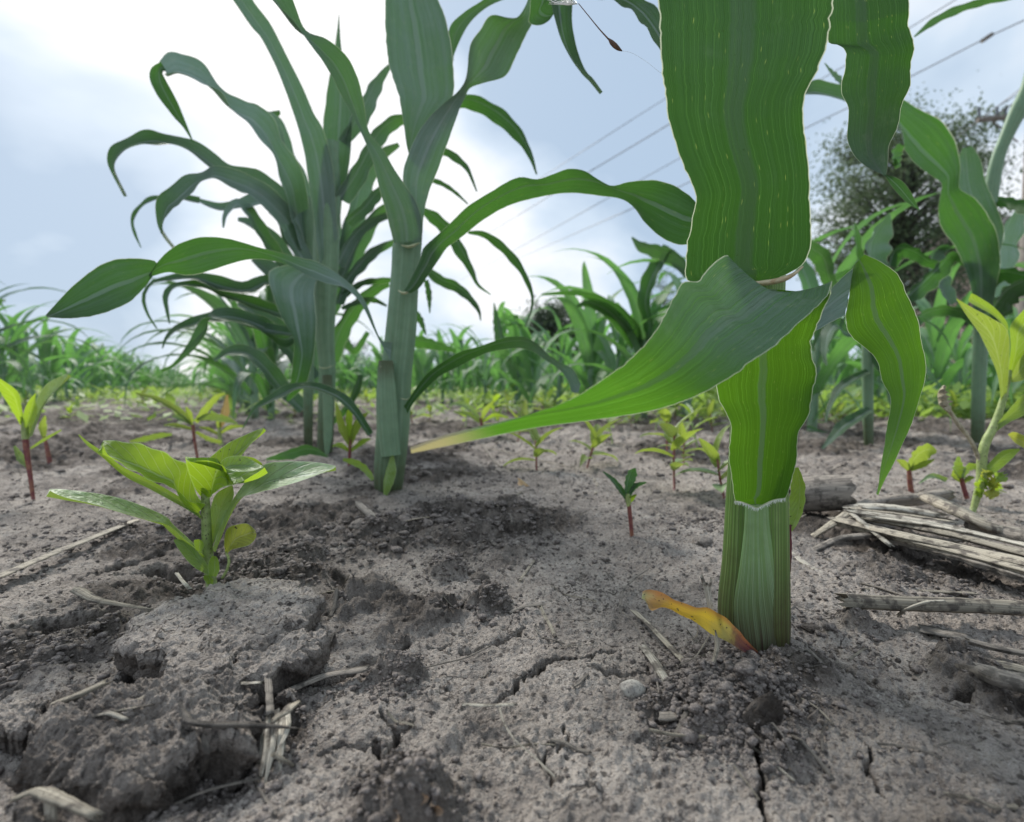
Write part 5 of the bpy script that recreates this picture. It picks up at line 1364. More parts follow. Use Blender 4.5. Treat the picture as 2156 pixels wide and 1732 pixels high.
for r_ in range(-14, 26):
    off = .108 + .76 * r_
    t_ = -8.0
    while t_ < 22:
        t_ += random.uniform(.13, .21) * (.75 if r_ > 0 else 1.1)
        p = ROWN * (off + random.uniform(-.02, .02)) + ROWD * t_
        if p[1] < .45 or (r_ > 1 and p[1] < 1.1) or abs(p[0]) > p[1] * 1.12 + .25: continue
        if r_ == 0 and p[1] < 1.0: continue
        if r_ == 1 and p[1] < .76: continue
        spots.append((p[0], p[1], r_))
spots.sort(key=lambda s: s[1] * s[1] + s[0] * s[0])
N_IND = 280
random.seed(9)
names = {0: 'corn plant further back in the same row as the two front plants', -1: 'young corn plant in the left-hand rows seen small against the sky'}
for i, (x, y, r_) in enumerate(spots[:N_IND]):
    k = (i * 5 + random.randrange(8)) % 8
    if y > 1.6 or r_ > 0: k = 4 + k % 4
    else: k = k % 4
    if used[k]: o = copy_tree(protos[k])
    else: o = protos[k]; used[k] = True
    s = {0: .82 if y < 1.5 else .92}.get(r_, .92 if r_ < 0 else .84) * random.uniform(.86, 1.12)
    if r_ == 1 and y > 1.5: s *= .92
    o.location = (x, y, H(x, y) - .004)
    o.scale = (s, s, s)
    o.rotation_euler = (random.uniform(-.06, .06), random.uniform(-.06, .06), random.uniform(0, 6.28))
    side = ('left' if r_ < 0 else 'same' if r_ == 0 else 'right')
    o['label'] = {'left': 'young corn plant standing in the rows left of the main row',
                  'same': 'young corn plant further back in the main row running away to the left',
                  'right': 'young corn plant in the dense rows right of the main row'}[side]
    o['group'] = {'left': 'corn plants in the rows at left', 'same': 'corn plants further back in the main row', 'right': 'corn plants in the rows at right'}[side]
for k in range(8):
    if not used[k]:
        for ch in list(protos[k].children): bpy.data.objects.remove(ch)
        bpy.data.objects.remove(protos[k])
def far_corn():
    rest = spots[N_IND:]
    lib = []
    for q in range(10):
        random.seed(300 + q)
        Vs, Fs, n = [], [], 0
        pa = random.uniform(0, 3.14)
        for k in range(8):
            a = k / 7
            V, F, U, _ = ribbon3((0, 0, .40 * (.07 + .46 * a)), pa + math.pi * (k % 2) + random.uniform(-.4, .4), R(50 + 32 * a), .30 * random.uniform(.8, 1.1), .04, 2.6 - 1.4 * a, random.uniform(-.6, .6), 0, nl=7, nw=2, ruf=0)
            Vs.append(V); Fs.append(np.array(F) + n); n += len(V)
        v, f, u = tube(np.array([(0, 0, -.01), (0, 0, .22)]), [.01, .006], 4, cap=False)
        Vs.append(v); Fs.append(np.array(f) + n)
        lib.append((np.vstack(Vs), np.vstack(Fs)))
    V, F, n = [], [], 0
    random.seed(77)
    for i, (x, y, r_) in enumerate(rest):
        if y > 9 and random.random() > 14 / (y + 5): continue
        v, f = lib[random.randrange(10)]
        a = random.uniform(0, 6.28); s = (.90 if r_ < 0 else .86 if r_ else .95) * random.uniform(.8, 1.12) * (1 + .2 * (y > 9))
        ca, sa = math.cos(a) * s, math.sin(a) * s
        V.append(np.column_stack([v[:, 0] * ca - v[:, 1] * sa + x, v[:, 0] * sa + v[:, 1] * ca + y, v[:, 2] * s])); F.append(f + n); n += len(v)
    for i in range(2600):
        y = 18 + 62 * random.random() ** 1.3; x = random.uniform(-1.15, 1.15) * y
        v, f = lib[random.randrange(10)]
        a = random.uniform(0, 6.28); s = .85; ca, sa = math.cos(a) * s * 2.4, math.sin(a) * s * 2.4
        V.append(np.column_stack([v[:, 0] * ca - v[:, 1] * sa + x, v[:, 0] * sa + v[:, 1] * ca + y, v[:, 2] * s])); F.append(f + n); n += len(v)
    V = np.vstack(V)
    o = mk('far_corn', V, np.vstack(F), M['corn_far'], UV=np.tile([[.3, .5]], (len(V), 1)), attrs={'wax_sky_sheen': np.full(len(V), .3)})
    tag(o, 'far part of the corn field reading as one green band on the horizon', 'corn field', kind='stuff')
far_corn()
def cover():
    """low weeds between the far rows"""
    random.seed(3)
    V, F = [], []
    for i in range(60000):
        y = 1.0 + 9 * random.random() ** 1.7; x = random.uniform(-1.1, 1.1) * y
        if y < 2.5 - (.9 if x > -.1 * y else 0) - (.5 if x > .35 * y else 0) and random.random() < .93: continue
        h = random.uniform(.015, .075); a = random.uniform(0, 6.28); l = random.uniform(.012, .038)
        b = np.array([x, y, random.uniform(0, h)]); d = np.array([math.cos(a) * l, math.sin(a) * l, random.uniform(-.2, .9) * l]); s = np.array([-math.sin(a), math.cos(a), .1]) * l * .28
        n = len(V); V += [b, b + d * .5 - s, b + d, b + d * .5 + s]; F.append((n, n + 1, n + 2, n + 3))
    o = mk('ground_cover', np.array(V), np.array(F), M['cover'], smooth=False)
    tag(o, 'low yellow-green weeds covering the soil between the far corn rows', 'weeds', kind='stuff')
cover()
# ------------------------------------------------------------------ weeds
MW, MY = M['weed'], M['weed_yellow']
DW = .186
def wtube(parent, name, pts, d, w, mat, seg=8):
    dd = prof(d, len(pts)) if isinstance(d, (list, tuple)) else [d] * len(pts)
    P = [at(x, y, dd[i]) for i, (x, y) in enumerate(pts)]
    ww = prof(w, 5) * 1.0
    v, f, u = tube(cr(np.array(P), 18), [a / 2 * d_ / FOC for a, d_ in zip(ww, prof(dd, 5))], seg)
    return mk(name, v, f, mat, parent, u)
W1 = empty('weed_seedling', at(440, 1232, DW), 'large bright green weed seedling standing on the edge of the flat soil slab', 'weed')
wtube(W1, 'stem', [(446, 1236), (440, 1190), (436, 1140), (434, 1090), (432, 1040), (430, 1015)], DW, [22, 21, 20, 18, 14], M['weed_stem_dark'])
leafE('leaf', [(432, 1060), (412, 1039), (398, 985), (361, 962), (321, 943), (268, 931), (221, 928), (216, 933)], [(434, 1062), (420, 1058), (395, 1054), (368, 1030), (321, 1013), (278, 990), (231, 960), (216, 935)],
      [DW, DW - .006, DW - .014, DW - .02], MW, W1, nl=50, nw=14, fold=[.3, .26, .2], wax_sky_sheen=[.1, 0, .05], db=-.012, ruf=.03)
leafE('leaf', [(420, 1080), (390, 1054), (321, 1014), (260, 984), (222, 955), (190, 934), (166, 915)], [(432, 1100), (398, 1076), (318, 1032), (262, 1003), (215, 963), (185, 940), (165, 917)],
      [DW - .001, DW - .008, DW - .02], MW, W1, nl=36, nw=8, fold=.2, wax_sky_sheen=.8)
leafE('leaf', [(430, 1165), (402, 1139), (363, 1103), (351, 1089), (301, 1066), (251, 1049), (201, 1039), (134, 1031), (105, 1030)], [(432, 1172), (396, 1142), (355, 1107), (318, 1097), (268, 1084), (201, 1063), (134, 1047), (105, 1034)],
      [DW, DW - .012, DW - .028], MW, W1, nl=50, nw=10, fold=.16, wax_sky_sheen=[.3, .6, .9, .9], db=-.01)
leafE('leaf', [(446, 1160), (470, 1090), (492, 1050), (522, 1009), (555, 979), (602, 972), (666, 974), (706, 981)], [(452, 1164), (480, 1092), (502, 1052), (535, 1040), (579, 1029), (636, 1012), (696, 990), (707, 984)],
      [DW, DW - .002, DW - .004, DW + .004], MW, W1, nl=50, nw=14, fold=[.05, .1, .18, .12], wax_sky_sheen=[.3, .8, .9, .9], db=-.012)
leafE('leaf', [(432, 1030), (438, 972), (448, 959), (478, 935), (519, 915), (553, 901)], [(440, 1034), (480, 985), (509, 959), (522, 942), (549, 913), (555, 902)], [DW, DW + .004, DW + .012], MW, W1, nl=40, nw=12, fold=.22, wax_sky_sheen=0.0, db=-.006)
leafE('leaf', [(426, 1050), (412, 1032), (396, 995), (390, 962), (398, 972), (435, 970), (465, 979), (488, 992), (529, 992), (556, 983)], [(434, 1052), (450, 1040), (468, 1027), (488, 1022), (502, 1018), (515, 1012), (529, 1003), (545, 994), (557, 985)],
      [DW - .004, DW - .012, DW - .018, DW - .018], MW, W1, nl=46, nw=12, fold=.25, wax_sky_sheen=0.0, db=-.008)
leafE('leaf', [(462, 985), (466, 972), (482, 962), (512, 961), (535, 972), (554, 983)], [(470, 990), (490, 992), (510, 994), (530, 992), (545, 988), (556, 985)], [DW - .004, DW - .01], MW, W1, nl=26, nw=8, fold=.15, wax_sky_sheen=.5, db=-.006)
leafE('leaf', [(505, 960), (520, 962), (535, 965), (550, 975)], [(512, 968), (528, 972), (545, 980), (553, 980)], [DW + .006], MW, W1, nl=16, nw=6, fold=.15, wax_sky_sheen=.1)
leafE('leaf', [(440, 1150), (440, 1110), (446, 1060), (460, 1036), (488, 1022)], [(446, 1152), (460, 1120), (478, 1080), (492, 1046), (490, 1024)], [DW + .002, DW + .006], MW, W1, nl=26, nw=10, fold=.15, wax_sky_sheen=.9)
leafE('leaf', [(474, 1165), (472, 1140), (478, 1115), (500, 1105), (522, 1104), (538, 1118)], [(478, 1166), (488, 1158), (505, 1154), (525, 1148), (538, 1134), (540, 1122)], [DW - .006], M['weed_spotted'], W1, nl=26, nw=10, fold=.1, wax_sky_sheen=.1, db=-.004)
wtube(W1, 'petiole', [(476, 1162), (482, 1180), (478, 1200), (468, 1218)], DW - .005, [5, 6, 6], M['weed_stem'])
leafE('leaf', [(440, 1212), (410, 1196), (385, 1170), (366, 1140), (368, 1136)], [(446, 1208), (430, 1180), (410, 1155), (390, 1140), (370, 1135)], [DW - .004, DW - .008], MW, W1, nl=24, nw=8, fold=.15, wax_sky_sheen=.6)
leafE('leaf', [(440, 1215), (438, 1190), (446, 1172), (452, 1172)], [(456, 1215), (462, 1200), (460, 1180), (455, 1172)], [DW - .007], MW, W1, nl=18, nw=6, fold=.15, wax_sky_sheen=.2)
leafE('leaf', [(436, 1230), (428, 1218), (430, 1212)], [(446, 1234), (450, 1222), (440, 1212)], [DW - .008], MW, W1, nl=12, nw=6, fold=.15, wax_sky_sheen=.1)
leafE('leaf', [(412, 1160), (408, 1140), (416, 1136)], [(424, 1162), (430, 1148), (424, 1138)], [DW - .007], MW, W1, nl=12, nw=6, fold=.15, wax_sky_sheen=.1)

W2 = empty('weed_seedling', at(66, 1048, .35), 'red-stemmed weed seedling near the left edge with one pale leaf raised to the right', 'weed')
wtube(W2, 'stem', [(70, 1052), (64, 1005), (56, 950), (53, 918)], .35, [7, 8, 10, 11], M['weed_red'])
wtube(W2, 'stem', [(54, 925), (52, 900), (50, 870)], .35, [13, 12, 8], M['weed_stem'])
W2D = .35
leafE('leaf', [(48, 905), (28, 870), (0, 825), (-25, 790)], [(54, 905), (46, 860), (40, 830), (22, 812), (-20, 785)], [W2D, W2D - .02], MW, W2, nl=30, nw=10, fold=.18, wax_sky_sheen=0)
leafE('leaf', [(54, 915), (72, 860), (80, 835), (100, 808), (140, 787)], [(60, 920), (76, 880), (95, 845), (125, 815), (144, 789)], [W2D, W2D - .02], MW, W2, nl=30, nw=10, fold=.18, wax_sky_sheen=1, db=-.01)
leafE('leaf', [(50, 900), (50, 870), (60, 845), (75, 828)], [(56, 902), (68, 880), (74, 855), (76, 830)], [W2D - .004], MW, W2, nl=20, nw=8, fold=.18, wax_sky_sheen=.1)
leafC('leaf', [(58, 985, 5), (44, 965, 20), (30, 940, 6)], W2D, MW, W2, nl=16, nw=6, wax_sky_sheen=.9)
leafC('leaf', [(64, 945, 4), (95, 925, 7), (129, 906, 3)], W2D - .01, MW, W2, nl=16, nw=6, wax_sky_sheen=.8)
W2b = empty('weed_seedling', at(104, 976, .50), 'small weed with upright orange leaf just right of the red-stemmed one', 'weed')
wtube(W2b, 'stem', [(106, 978), (100, 950), (94, 920)], .50, [9, 8, 5], M['weed_red'])
leafC('leaf', [(94, 926, 6), (90, 900, 20), (95, 876, 4)], .50, MY, W2b, nl=16, nw=6, wax_sky_sheen=0)
W3 = empty('weed_seedling', at(414, 966, .52), 'weed seedling with star of narrow yellow-green leaves behind the large one', 'weed')
wtube(W3, 'stem', [(416, 966), (410, 930), (406, 895)], .52, [5, 6, 7], M['weed_red'])
for pts, wx, m in [([(405, 895, 6), (380, 868, 14), (335, 842, 12), (285, 828, 3)], .1, MY), ([(412, 890, 8), (430, 866, 16), (455, 838, 12), (474, 829, 3)], .05, MY), ([(405, 890, 6), (398, 872, 14), (392, 858, 4)], 0, MY),
                   ([(402, 892, 5), (380, 880, 15), (362, 877, 4)], 1, MW), ([(414, 884, 5), (440, 878, 16), (478, 884, 14), (500, 893, 3)], 1, MW), ([(408, 905, 5), (370, 896, 10), (345, 896, 3)], .2, MY), ([(412, 910, 6), (440, 925, 10), (465, 932, 8)], .1, MY)]:
    leafC('leaf', pts, [.52, .51], m, W3, nl=18, nw=6, fold=.18, wax_sky_sheen=wx)
W3b = empty('weed_seedling', at(466, 936, .62), 'small yellow weed with dark upright leaf between the star-leaved weed and the corn row', 'weed')
wtube(W3b, 'stem', [(466, 938), (462, 915), (462, 900)], .62, [9, 8, 8], M['weed_stem'])
for pts, wx, m in [([(464, 900, 8), (474, 870, 20), (478, 832, 4)], .3, M['weed_brown']), ([(464, 912, 6), (485, 900, 10), (515, 898, 3)], 0, MY), ([(460, 915, 6), (440, 905, 9), (420, 900, 3)], 0, MY), ([(462, 905, 8), (460, 890, 12), (458, 880, 3)], 0, MY)]:
    leafC('leaf', pts, [.62, .61], m, W3b, nl=18, nw=6, fold=.18, wax_sky_sheen=wx)
t_ = leafC('fallen_leaf', [(273, 930, 3), (300, 926, 12), (335, 918, 12), (362, 915, 5)], [.60, .62], MW, None, nl=18, nw=6, wax_sky_sheen=1.0); tag(t_, 'pale narrow leaf lying on the soil left of the star-leaved weed', 'leaf')
W4 = empty('weed_seedling', at(1331, 1133, .252), 'tiny seedling with bright red stem and four narrow leaves in the middle of the soil', 'weed')
wtube(W4, 'stem', [(1331, 1136), (1328, 1100), (1324, 1062)], .252, [8, 9, 9], M['weed_red'])
wtube(W4, 'stem', [(1324, 1066), (1322, 1050), (1321, 1040)], .252, [9, 12, 10], M['weed_stem'])
for pts, wx, m in [([(1320, 1052, 8), (1308, 1032, 13), (1290, 1010, 10), (1270, 994, 3)], .3, M['corn']), ([(1320, 1045, 8), (1326, 1015, 22), (1333, 995, 20), (1338, 987, 4)], .4, M['corn']), ([(1324, 1045, 6), (1338, 1024, 12), (1361, 1016, 3)], .2, M['corn']), ([(1322, 1062, 6), (1330, 1050, 12), (1340, 1042, 3)], .1, MW)]:
    leafC('leaf', pts, [.252, .25], m, W4, nl=18, nw=6, fold=.18, wax_sky_sheen=wx)
W5 = empty('weed_seedling', at(1918, 1034, .372), 'red-stemmed seedling with one raised round yellow-green leaf behind the dead stalks', 'weed')
wtube(W5, 'stem', [(1919, 1038), (1916, 1015), (1914, 990)], .372, [10, 10, 8], M['weed_red'])
for pts, wx, m in [([(1916, 985, 8), (1935, 962, 34), (1955, 950, 32), (1972, 952, 6)], 0, MY), ([(1914, 990, 8), (1902, 976, 16), (1888, 969, 3)], 0, MY), ([(1916, 990, 8), (1945, 978, 14), (1967, 968, 3)], 0, MY), ([(1918, 992, 8), (1918, 975, 14), (1916, 965, 3)], .1, MY)]:
    leafC('leaf', pts, [.372, .36], m, W5, nl=18, nw=6, fold=.1, wax_sky_sheen=wx, tilt=.3)
# tall weed at the right edge
DX = .295
W6 = empty('tall_weed', at(2048, 1082, DX), 'tall pale-stemmed weed at the right edge with large yellow-green top leaves', 'weed')
wtube(W6, 'stem', [(2046, 1084), (2056, 1050), (2066, 1010), (2068, 960), (2076, 930), (2092, 900), (2106, 862), (2118, 820), (2126, 780)], DX, [10, 18, 17, 13, 8], M['weed_stem'])
wtube(W6, 'withered_shoot', [(2062, 968), (2045, 930), (2015, 890), (1994, 855), (1986, 820)], DX, [8, 8, 9, 8, 6], M['weed_dead'])
leafC('withered_leaf', [(2000, 868, 6), (1992, 850, 16), (1986, 828, 12), (1990, 812, 4)], DX - .004, M['weed_dead'], W6, nl=16, nw=8, fold=.4, ruf=.3)
leafE('leaf', [(2108, 850), (2100, 790), (2080, 740), (2060, 700), (2035, 665), (2013, 630)], [(2118, 850), (2124, 780), (2123, 700), (2090, 672), (2050, 650), (2014, 629)], [DX, DX - .01, DX - .02], MY, W6, nl=34, nw=12, fold=.15, wax_sky_sheen=[.3, 0, 0])
leafE('leaf', [(2124, 700), (2095, 668), (2065, 650), (2040, 635), (2044, 620)], [(2124, 695), (2118, 675), (2090, 645), (2060, 625), (2046, 618)], [DX + .01, DX], MW, W6, nl=26, nw=10, fold=.2, wax_sky_sheen=.5)
leafE('leaf', [(2122, 790), (2128, 730), (2126, 690), (2140, 670), (2170, 640), (2210, 620)], [(2128, 795), (2145, 780), (2165, 740), (2185, 700), (2205, 660), (2215, 620)], [DX, DX - .01], MW, W6, nl=26, nw=10, fold=.15, wax_sky_sheen=.3)
leafE('leaf', [(2090, 905), (2120, 868), (2145, 840), (2190, 800)], [(2094, 912), (2125, 890), (2160, 870), (2200, 810)], [DX, DX - .02], MW, W6, nl=26, nw=10, fold=.15, wax_sky_sheen=.8)
leafE('leaf', [(2126, 800), (2140, 770), (2165, 735), (2200, 720)], [(2130, 806), (2156, 800), (2180, 770), (2204, 724)], [DX - .006], MY, W6, nl=22, nw=8, fold=.15, wax_sky_sheen=.1)
leafE('leaf', [(2060, 1000), (2080, 978), (2110, 950), (2146, 945)], [(2066, 1006), (2095, 996), (2125, 972), (2148, 948)], [DX, DX - .01], MW, W6, nl=22, nw=8, fold=.15, wax_sky_sheen=.4)
leafE('leaf', [(2122, 915), (2135, 910), (2160, 920), (2200, 950)], [(2124, 918), (2140, 935), (2170, 950), (2200, 960)], [DX - .01], M['weed_spotted'], W6, nl=22, nw=8, fold=.15, wax_sky_sheen=.3)
for k, (cx, cy, r) in enumerate([(2070, 1020, 26), (2092, 1018, 30), (2108, 1005, 24), (2078, 1002, 24), (2062, 1038, 22), (2088, 1040, 24), (2100, 1030, 24)]):
    a = k * 1.9
    leafC('leaf', [(cx - r * .7 * math.cos(a), cy - r * .5 * math.sin(a), 6), (cx, cy, r), (cx + r * .7 * math.cos(a), cy + r * .5 * math.sin(a), 5)], DX - .004 - .003 * (k % 3), M['weed_spotted'] if k % 2 else MW, W6, nl=14, nw=8, fold=.2, ruf=.2, wax_sky_sheen=.2)
W7 = empty('weed_seedling', at(2035, 1045, .34), 'small seedling with grey-green leaves just left of the tall right-hand weed', 'weed')
wtube(W7, 'stem', [(2036, 1050), (2030, 1030), (2024, 1008)], .34, [9, 9, 9], M['weed_red'])
for pts, wx, m in [([(2024, 1010, 8), (2018, 985, 24), (2018, 962, 6)], .9, MW), ([(2024, 1015, 6), (2010, 1002, 14), (2008, 990, 3)], .1, MY), ([(2026, 1008, 6), (2040, 985, 16), (2060, 985, 12), (2068, 1000, 3)], .9, MW), ([(2026, 1018, 6), (2040, 1008, 12), (2052, 1006, 3)], .1, MY),
                   ([(1995, 1012, 10), (1962, 1002, 10), (1935, 1018, 3)], 1, MW)]:
    leafC('leaf', pts, [.34, .335], m, W7, nl=18, nw=6, fold=.15, wax_sky_sheen=wx)
# weed beside the second plant (yellow-green) and blades at its foot
W8 = empty('weed_seedling', at(735, 985, .46), 'yellow-green weed with pinkish stem between the second and third corn stalks', 'weed')
wtube(W8, 'stem', [(734, 1000), (736, 960), (738, 920)], .46, [7, 7, 6], M['weed_red'])
for pts, wx, m in [([(738, 940, 8), (722, 905, 18), (712, 870, 12), (708, 850, 3)], .1, MY), ([(738, 935, 8), (750, 900, 18), (762, 880, 14), (775, 870, 3)], .05, MY), ([(738, 925, 8), (735, 880, 16), (742, 845, 3)], .1, MW), ([(738, 950, 6), (765, 930, 12), (780, 925, 3)], .4, MW), ([(736, 950, 6), (716, 938, 12), (700, 940, 3)], .2, MW)]:
    leafC('leaf', pts, [.46, .45], m, W8, nl=18, nw=6, fold=.18, wax_sky_sheen=wx)
t_ = leafC('grass_blade', [(722, 968, 6), (745, 974, 14), (765, 985, 14), (780, 1003, 12), (784, 1012, 6)], [.39, .37], MW, None, nl=20, nw=6, wax_sky_sheen=.4); tag(t_, 'curved pale grass blade at the foot of the second corn plant', 'grass blade')
t_ = leafC('grass_blade', [(560, 968, 4), (610, 958, 22), (650, 948, 22), (690, 962, 4)], [.50, .48], MC, None, nl=20, nw=6, wax_sky_sheen=.3); tag(t_, 'flat green leaf lying on the soil in front of the main corn row', 'leaf')
WY = empty('weed_seedling', at(985, 925, .8), 'yellow-green weed with grey-green side leaves right of the second corn stalk', 'weed')
wtube(WY, 'stem', [(1012, 930), (1014, 900), (1012, 880)], .74, [6, 7, 6], M['weed_red'])
for pts, wx, m in [([(1014, 885, 5), (1022, 865, 12), (1040, 845, 3)], 0, MY), ([(1012, 885, 5), (990, 860, 12), (965, 850, 10), (945, 855, 3)], .9, MW), ([(1014, 890, 5), (1040, 875, 8), (1070, 880, 3)], .3, MW), ([(1010, 890, 5), (985, 872, 10), (955, 868, 3)], .8, MW)]:
    leafC('leaf', pts, [.74, .72], m, WY, nl=18, nw=6, fold=.18, wax_sky_sheen=wx)

# smaller weeds in the middle distance
def make_weed(seed, mat, sc=1.0):
    random.seed(seed)
    t_ = empty('weed_seedling', (0, 0, 0), '', 'weed', 'small weeds scattered between the rows')
    h = random.uniform(.025, .05)
    v, f, u = tube(np.array([(0, 0, -.004), (.001, 0, h * .5), (.002, .001, h)]), [.0009, .0009, .0008], 6)
    mk('stem', v, f, M['weed_red'] if seed % 2 else M['weed_stem'], t_, u)
    for k in range(7):
        q = k / 6
        V, F, U, wx = ribbon3((.001, 0, h * (.35 + .65 * q)), k * 2.4 + random.uniform(-.4, .4), R(10 + 60 * q * random.uniform(.6, 1)), random.uniform(.022, .045) * (1 - .3 * q), random.uniform(.007, .012), random.uniform(.2, 1.2), .2, random.choice([0, .1, .2, .9]), nl=9, nw=4, fold=.2, ruf=.02)
        # lens-shaped blade
        mk('leaf', V, F, mat, t_, U, {'wax_sky_sheen': np.full(len(V), wx)})
    return t_
wp = [make_weed(500 + k, [MW, MY, MW, MY, MW, MY][k]) for k in range(6)]
wu = [False] * 6
random.seed(21)
wspots = [(1235, 985), (1130, 1000), (1405, 960), (1440, 985), (1470, 960), (1380, 905), (1420, 890), (1330, 900), (1290, 940), (1500, 910), (1420, 1030), (1090, 930), (980, 905), (905, 890),
          (1170, 870), (150, 890), (165, 868), (250, 860), (870, 905), (1525, 1045), (1050, 905), (1240, 890), (1710, 900), (1760, 905), (1745, 870), (1800, 860), (1860, 880), (1900, 870), (1960, 860), (2000, 880), (2120, 880),
          (700, 870), (560, 870), (620, 880), (300, 858), (420, 858), (60, 862), (200, 855), (350, 862)]
for i in range(34):
    wspots.append((random.uniform(880, 2100), 838 + 60 * random.random() ** 1.5))
for i in range(22):
    wspots.append((random.uniform(0, 860), 835 + 25 * random.random()))
for i, (x_, y_) in enumerate(wspots):
    k = random.randrange(6)
    g = gp(x_, y_)
    if wu[k]: o = copy_tree(wp[k])
    else: o = wp[k]; wu[k] = True
    s = random.uniform(.7, 1.25) if i < 39 else random.uniform(.8, 1.5)
    o.location = (g[0], g[1], H(g[0], g[1]) - .001); o.scale = (s, s, s)
    o.rotation_euler = (random.uniform(-.25, .25), random.uniform(-.25, .25), random.uniform(0, 6.28))
    lf_ = x_ < 800
    o['label'] = 'small yellow-green weed on the bare soil left of the main corn row' if lf_ else 'small yellow-green weed growing between the corn rows right of the second stalk'
    o['group'] = 'small weeds left of the main row' if lf_ else 'small weeds right of the second stalk'

# dry split stem and roots in front of the nearest stalk
t0 = empty('dry_stub', gp(1505, 1400), 'split grey dry stem with hanging roots just left of the nearest corn stalk', 'dry stem')
for a, w in [([(1480, 1222), (1488, 1250), (1496, 1290), (1502, 1330)], [7, 9, 9, 8]), ([(1497, 1222), (1494, 1250), (1500, 1290), (1508, 1335)], [5, 8, 9, 8]), ([(1487, 1232), (1492, 1262), (1500, 1300)], [8, 8, 7])]:
    P = [at(x, y, .1385) for x, y in a]
    v, f, u = tube(cr(np.array(P), 14), [q / 2 * .1385 / FOC for q in prof(w, 5)], 8, .6, jag=4); mk('stem_strip', v, f, SPL, t0, u)
for a, w in [([(1503, 1328), (1510, 1360), (1500, 1400), (1484, 1425), (1482, 1462)], [9, 10, 8, 6, 2]), ([(1484, 1395), (1470, 1430), (1460, 1450)], [4, 3, 2]), ([(1498, 1330), (1480, 1360), (1462, 1385), (1430, 1400)], [3, 3, 2]), ([(1470, 1310), (1466, 1340), (1440, 1352)], [2, 2, 1])]:
    P = [at(x, y, .1345 - .0001 * (y - 1328)) for x, y in a]
    v, f, u = tube(cr(np.array(P), 20), [q / 2 * .134 / FOC for q in prof(w, 5)], 7, .8); mk('root', v, f, S, t0, u)

# ------------------------------------------------------------------ dandelion seed caught on a thread
dd_ = .150
DS = empty('dandelion_seed', at(1215, 10, dd_), 'dandelion seed hanging in the air on a fine thread near the top', 'seed')
wtube(DS, 'beak', [(1218, 8), (1240, 35), (1262, 62), (1282, 84)], dd_, [1.6, 1.8, 2.2, 3.2], M['seed'])
wtube(DS, 'achene', [(1281, 82), (1290, 92), (1302, 103), (1310, 108)], dd_, [3, 11, 10, 2], M['seed'], 10)
for k in range(34):
    a = math.pi + .1 + (k / 33) * 1.35 + random.uniform(-.05, .05); r = random.uniform(42, 60)
    e = (1216 + math.cos(a) * r * 1.15, 9 + math.sin(a) * r * .28 + (3 if k % 2 else -6))
    m_ = (1216 + math.cos(a) * r * .55, 12 + math.sin(a) * r * .16)
    wtube(DS, 'pappus_hair', [(1216, 9), m_, e], [dd_, dd_ + random.uniform(-.004, .004), dd_ + random.uniform(-.007, .007)], [.9, .8, .4], M['silk'], 4)
t_ = wtube(None, 'silk_thread', [(1310, 108), (1330, 112), (1360, 130), (1388, 152), (1398, 158)], dd_, [.5, .5, .5], M['silk'], 4); tag(t_, 'fine silk thread running from the dandelion seed to the big leaf', 'thread')

# ------------------------------------------------------------------ background: trees, pole, wires, house
def tree(px_, basew, top, bot, d, label, mat, nleaf, ls, dens=.55, seed=0, grp=None, ncl=60):
    random.seed(seed); rg = np.random.default_rng(seed)
    x = (px_ - 1078) / FOC * d; zt = (815 - top) / FOC * d; zb = (815 - bot) / FOC * d; W_ = basew / FOC * d / 2
    t_ = empty('tree', (x, d, 0), label, 'tree', grp)
    cz = (zt + zb) / 2; hz = (zt - zb) / 2
    parts = []
    v, f, u = tube(cr(np.array([(x, d, -.2), (x + W_ * .05, d, zb * .6), (x - W_ * .04, d, cz), (x, d, cz + hz * .6)]), 12), [W_ * .07, W_ * .05, W_ * .03, W_ * .01], 9)
    mk('trunk', v, f, M['bark'], t_, u)
    cs = []
    lim = []
    for k in range(ncl):
        while True:
            q = rg.uniform(-1, 1, 3)
            n_ = np.linalg.norm(q)
            if .25 < n_ < 1: break
        c = np.array([x + q[0] * W_ * .92, d + q[1] * W_ * .9, cz + q[2] * hz * .92])
        cs.append(c)
        a = np.array([x, d, min(max(zb * .8, c[2] - abs(q[0]) * W_ * .7 - .2), cz + hz * .3)])
        lim.append(tube(cr(np.array([a, (a + c) / 2 + np.array([0, 0, .08 * hz]), c]), 6), [W_ * .018, W_ * .01, W_ * .004], 5))
    V, F, U = join(lim)
    mk('limbs', V, F, M['bark'], t_, U)
    cs = np.array(cs)
    ci = rg.integers(0, ncl, nleaf)
    sz = W_ * dens * .30 * rg.uniform(.5, 1.25, ncl)
    P = cs[ci] + rg.normal(0, 1, (nleaf, 3)) * sz[ci][:, None] * np.array([1, 1, .72])
    a = nrm(rg.normal(0, 1, (nleaf, 3))); b = nrm(np.cross(a, rg.normal(0, 1, (nleaf, 3))))
    s = ls * rg.uniform(.5, 1.3, (nleaf, 1))
    V = np.stack([P - a * s, P - b * s * .5, P + a * s, P + b * s * .5], 1).reshape(-1, 3)
    F = np.arange(nleaf * 4).reshape(-1, 4)
    mk('crown', V, F, mat, t_, smooth=False)
    return t_
tree(1885, 380, 225, 660, 24, 'tall airy tree behind the right-hand corn, sky showing through its crown', M['foliage'], 30000, .085, .40, 1, ncl=230)
tree(1975, 150, 560, 770, 20, 'small dark conifer-like tree low behind the right-hand corn', M['foliage_dark'], 9000, .055, .7, 7, ncl=50)
tree(1168, 185, 632, 800, 38, 'rounded dark tree on the horizon right of the second corn stalk', M['foliage_dark'], 16000, .13, .6, 2, ncl=90)
tree(1395, 80, 560, 790, 55, 'faint thin tree on the horizon beside the big leaf', M['foliage'], 2600, .12, .6, 3)
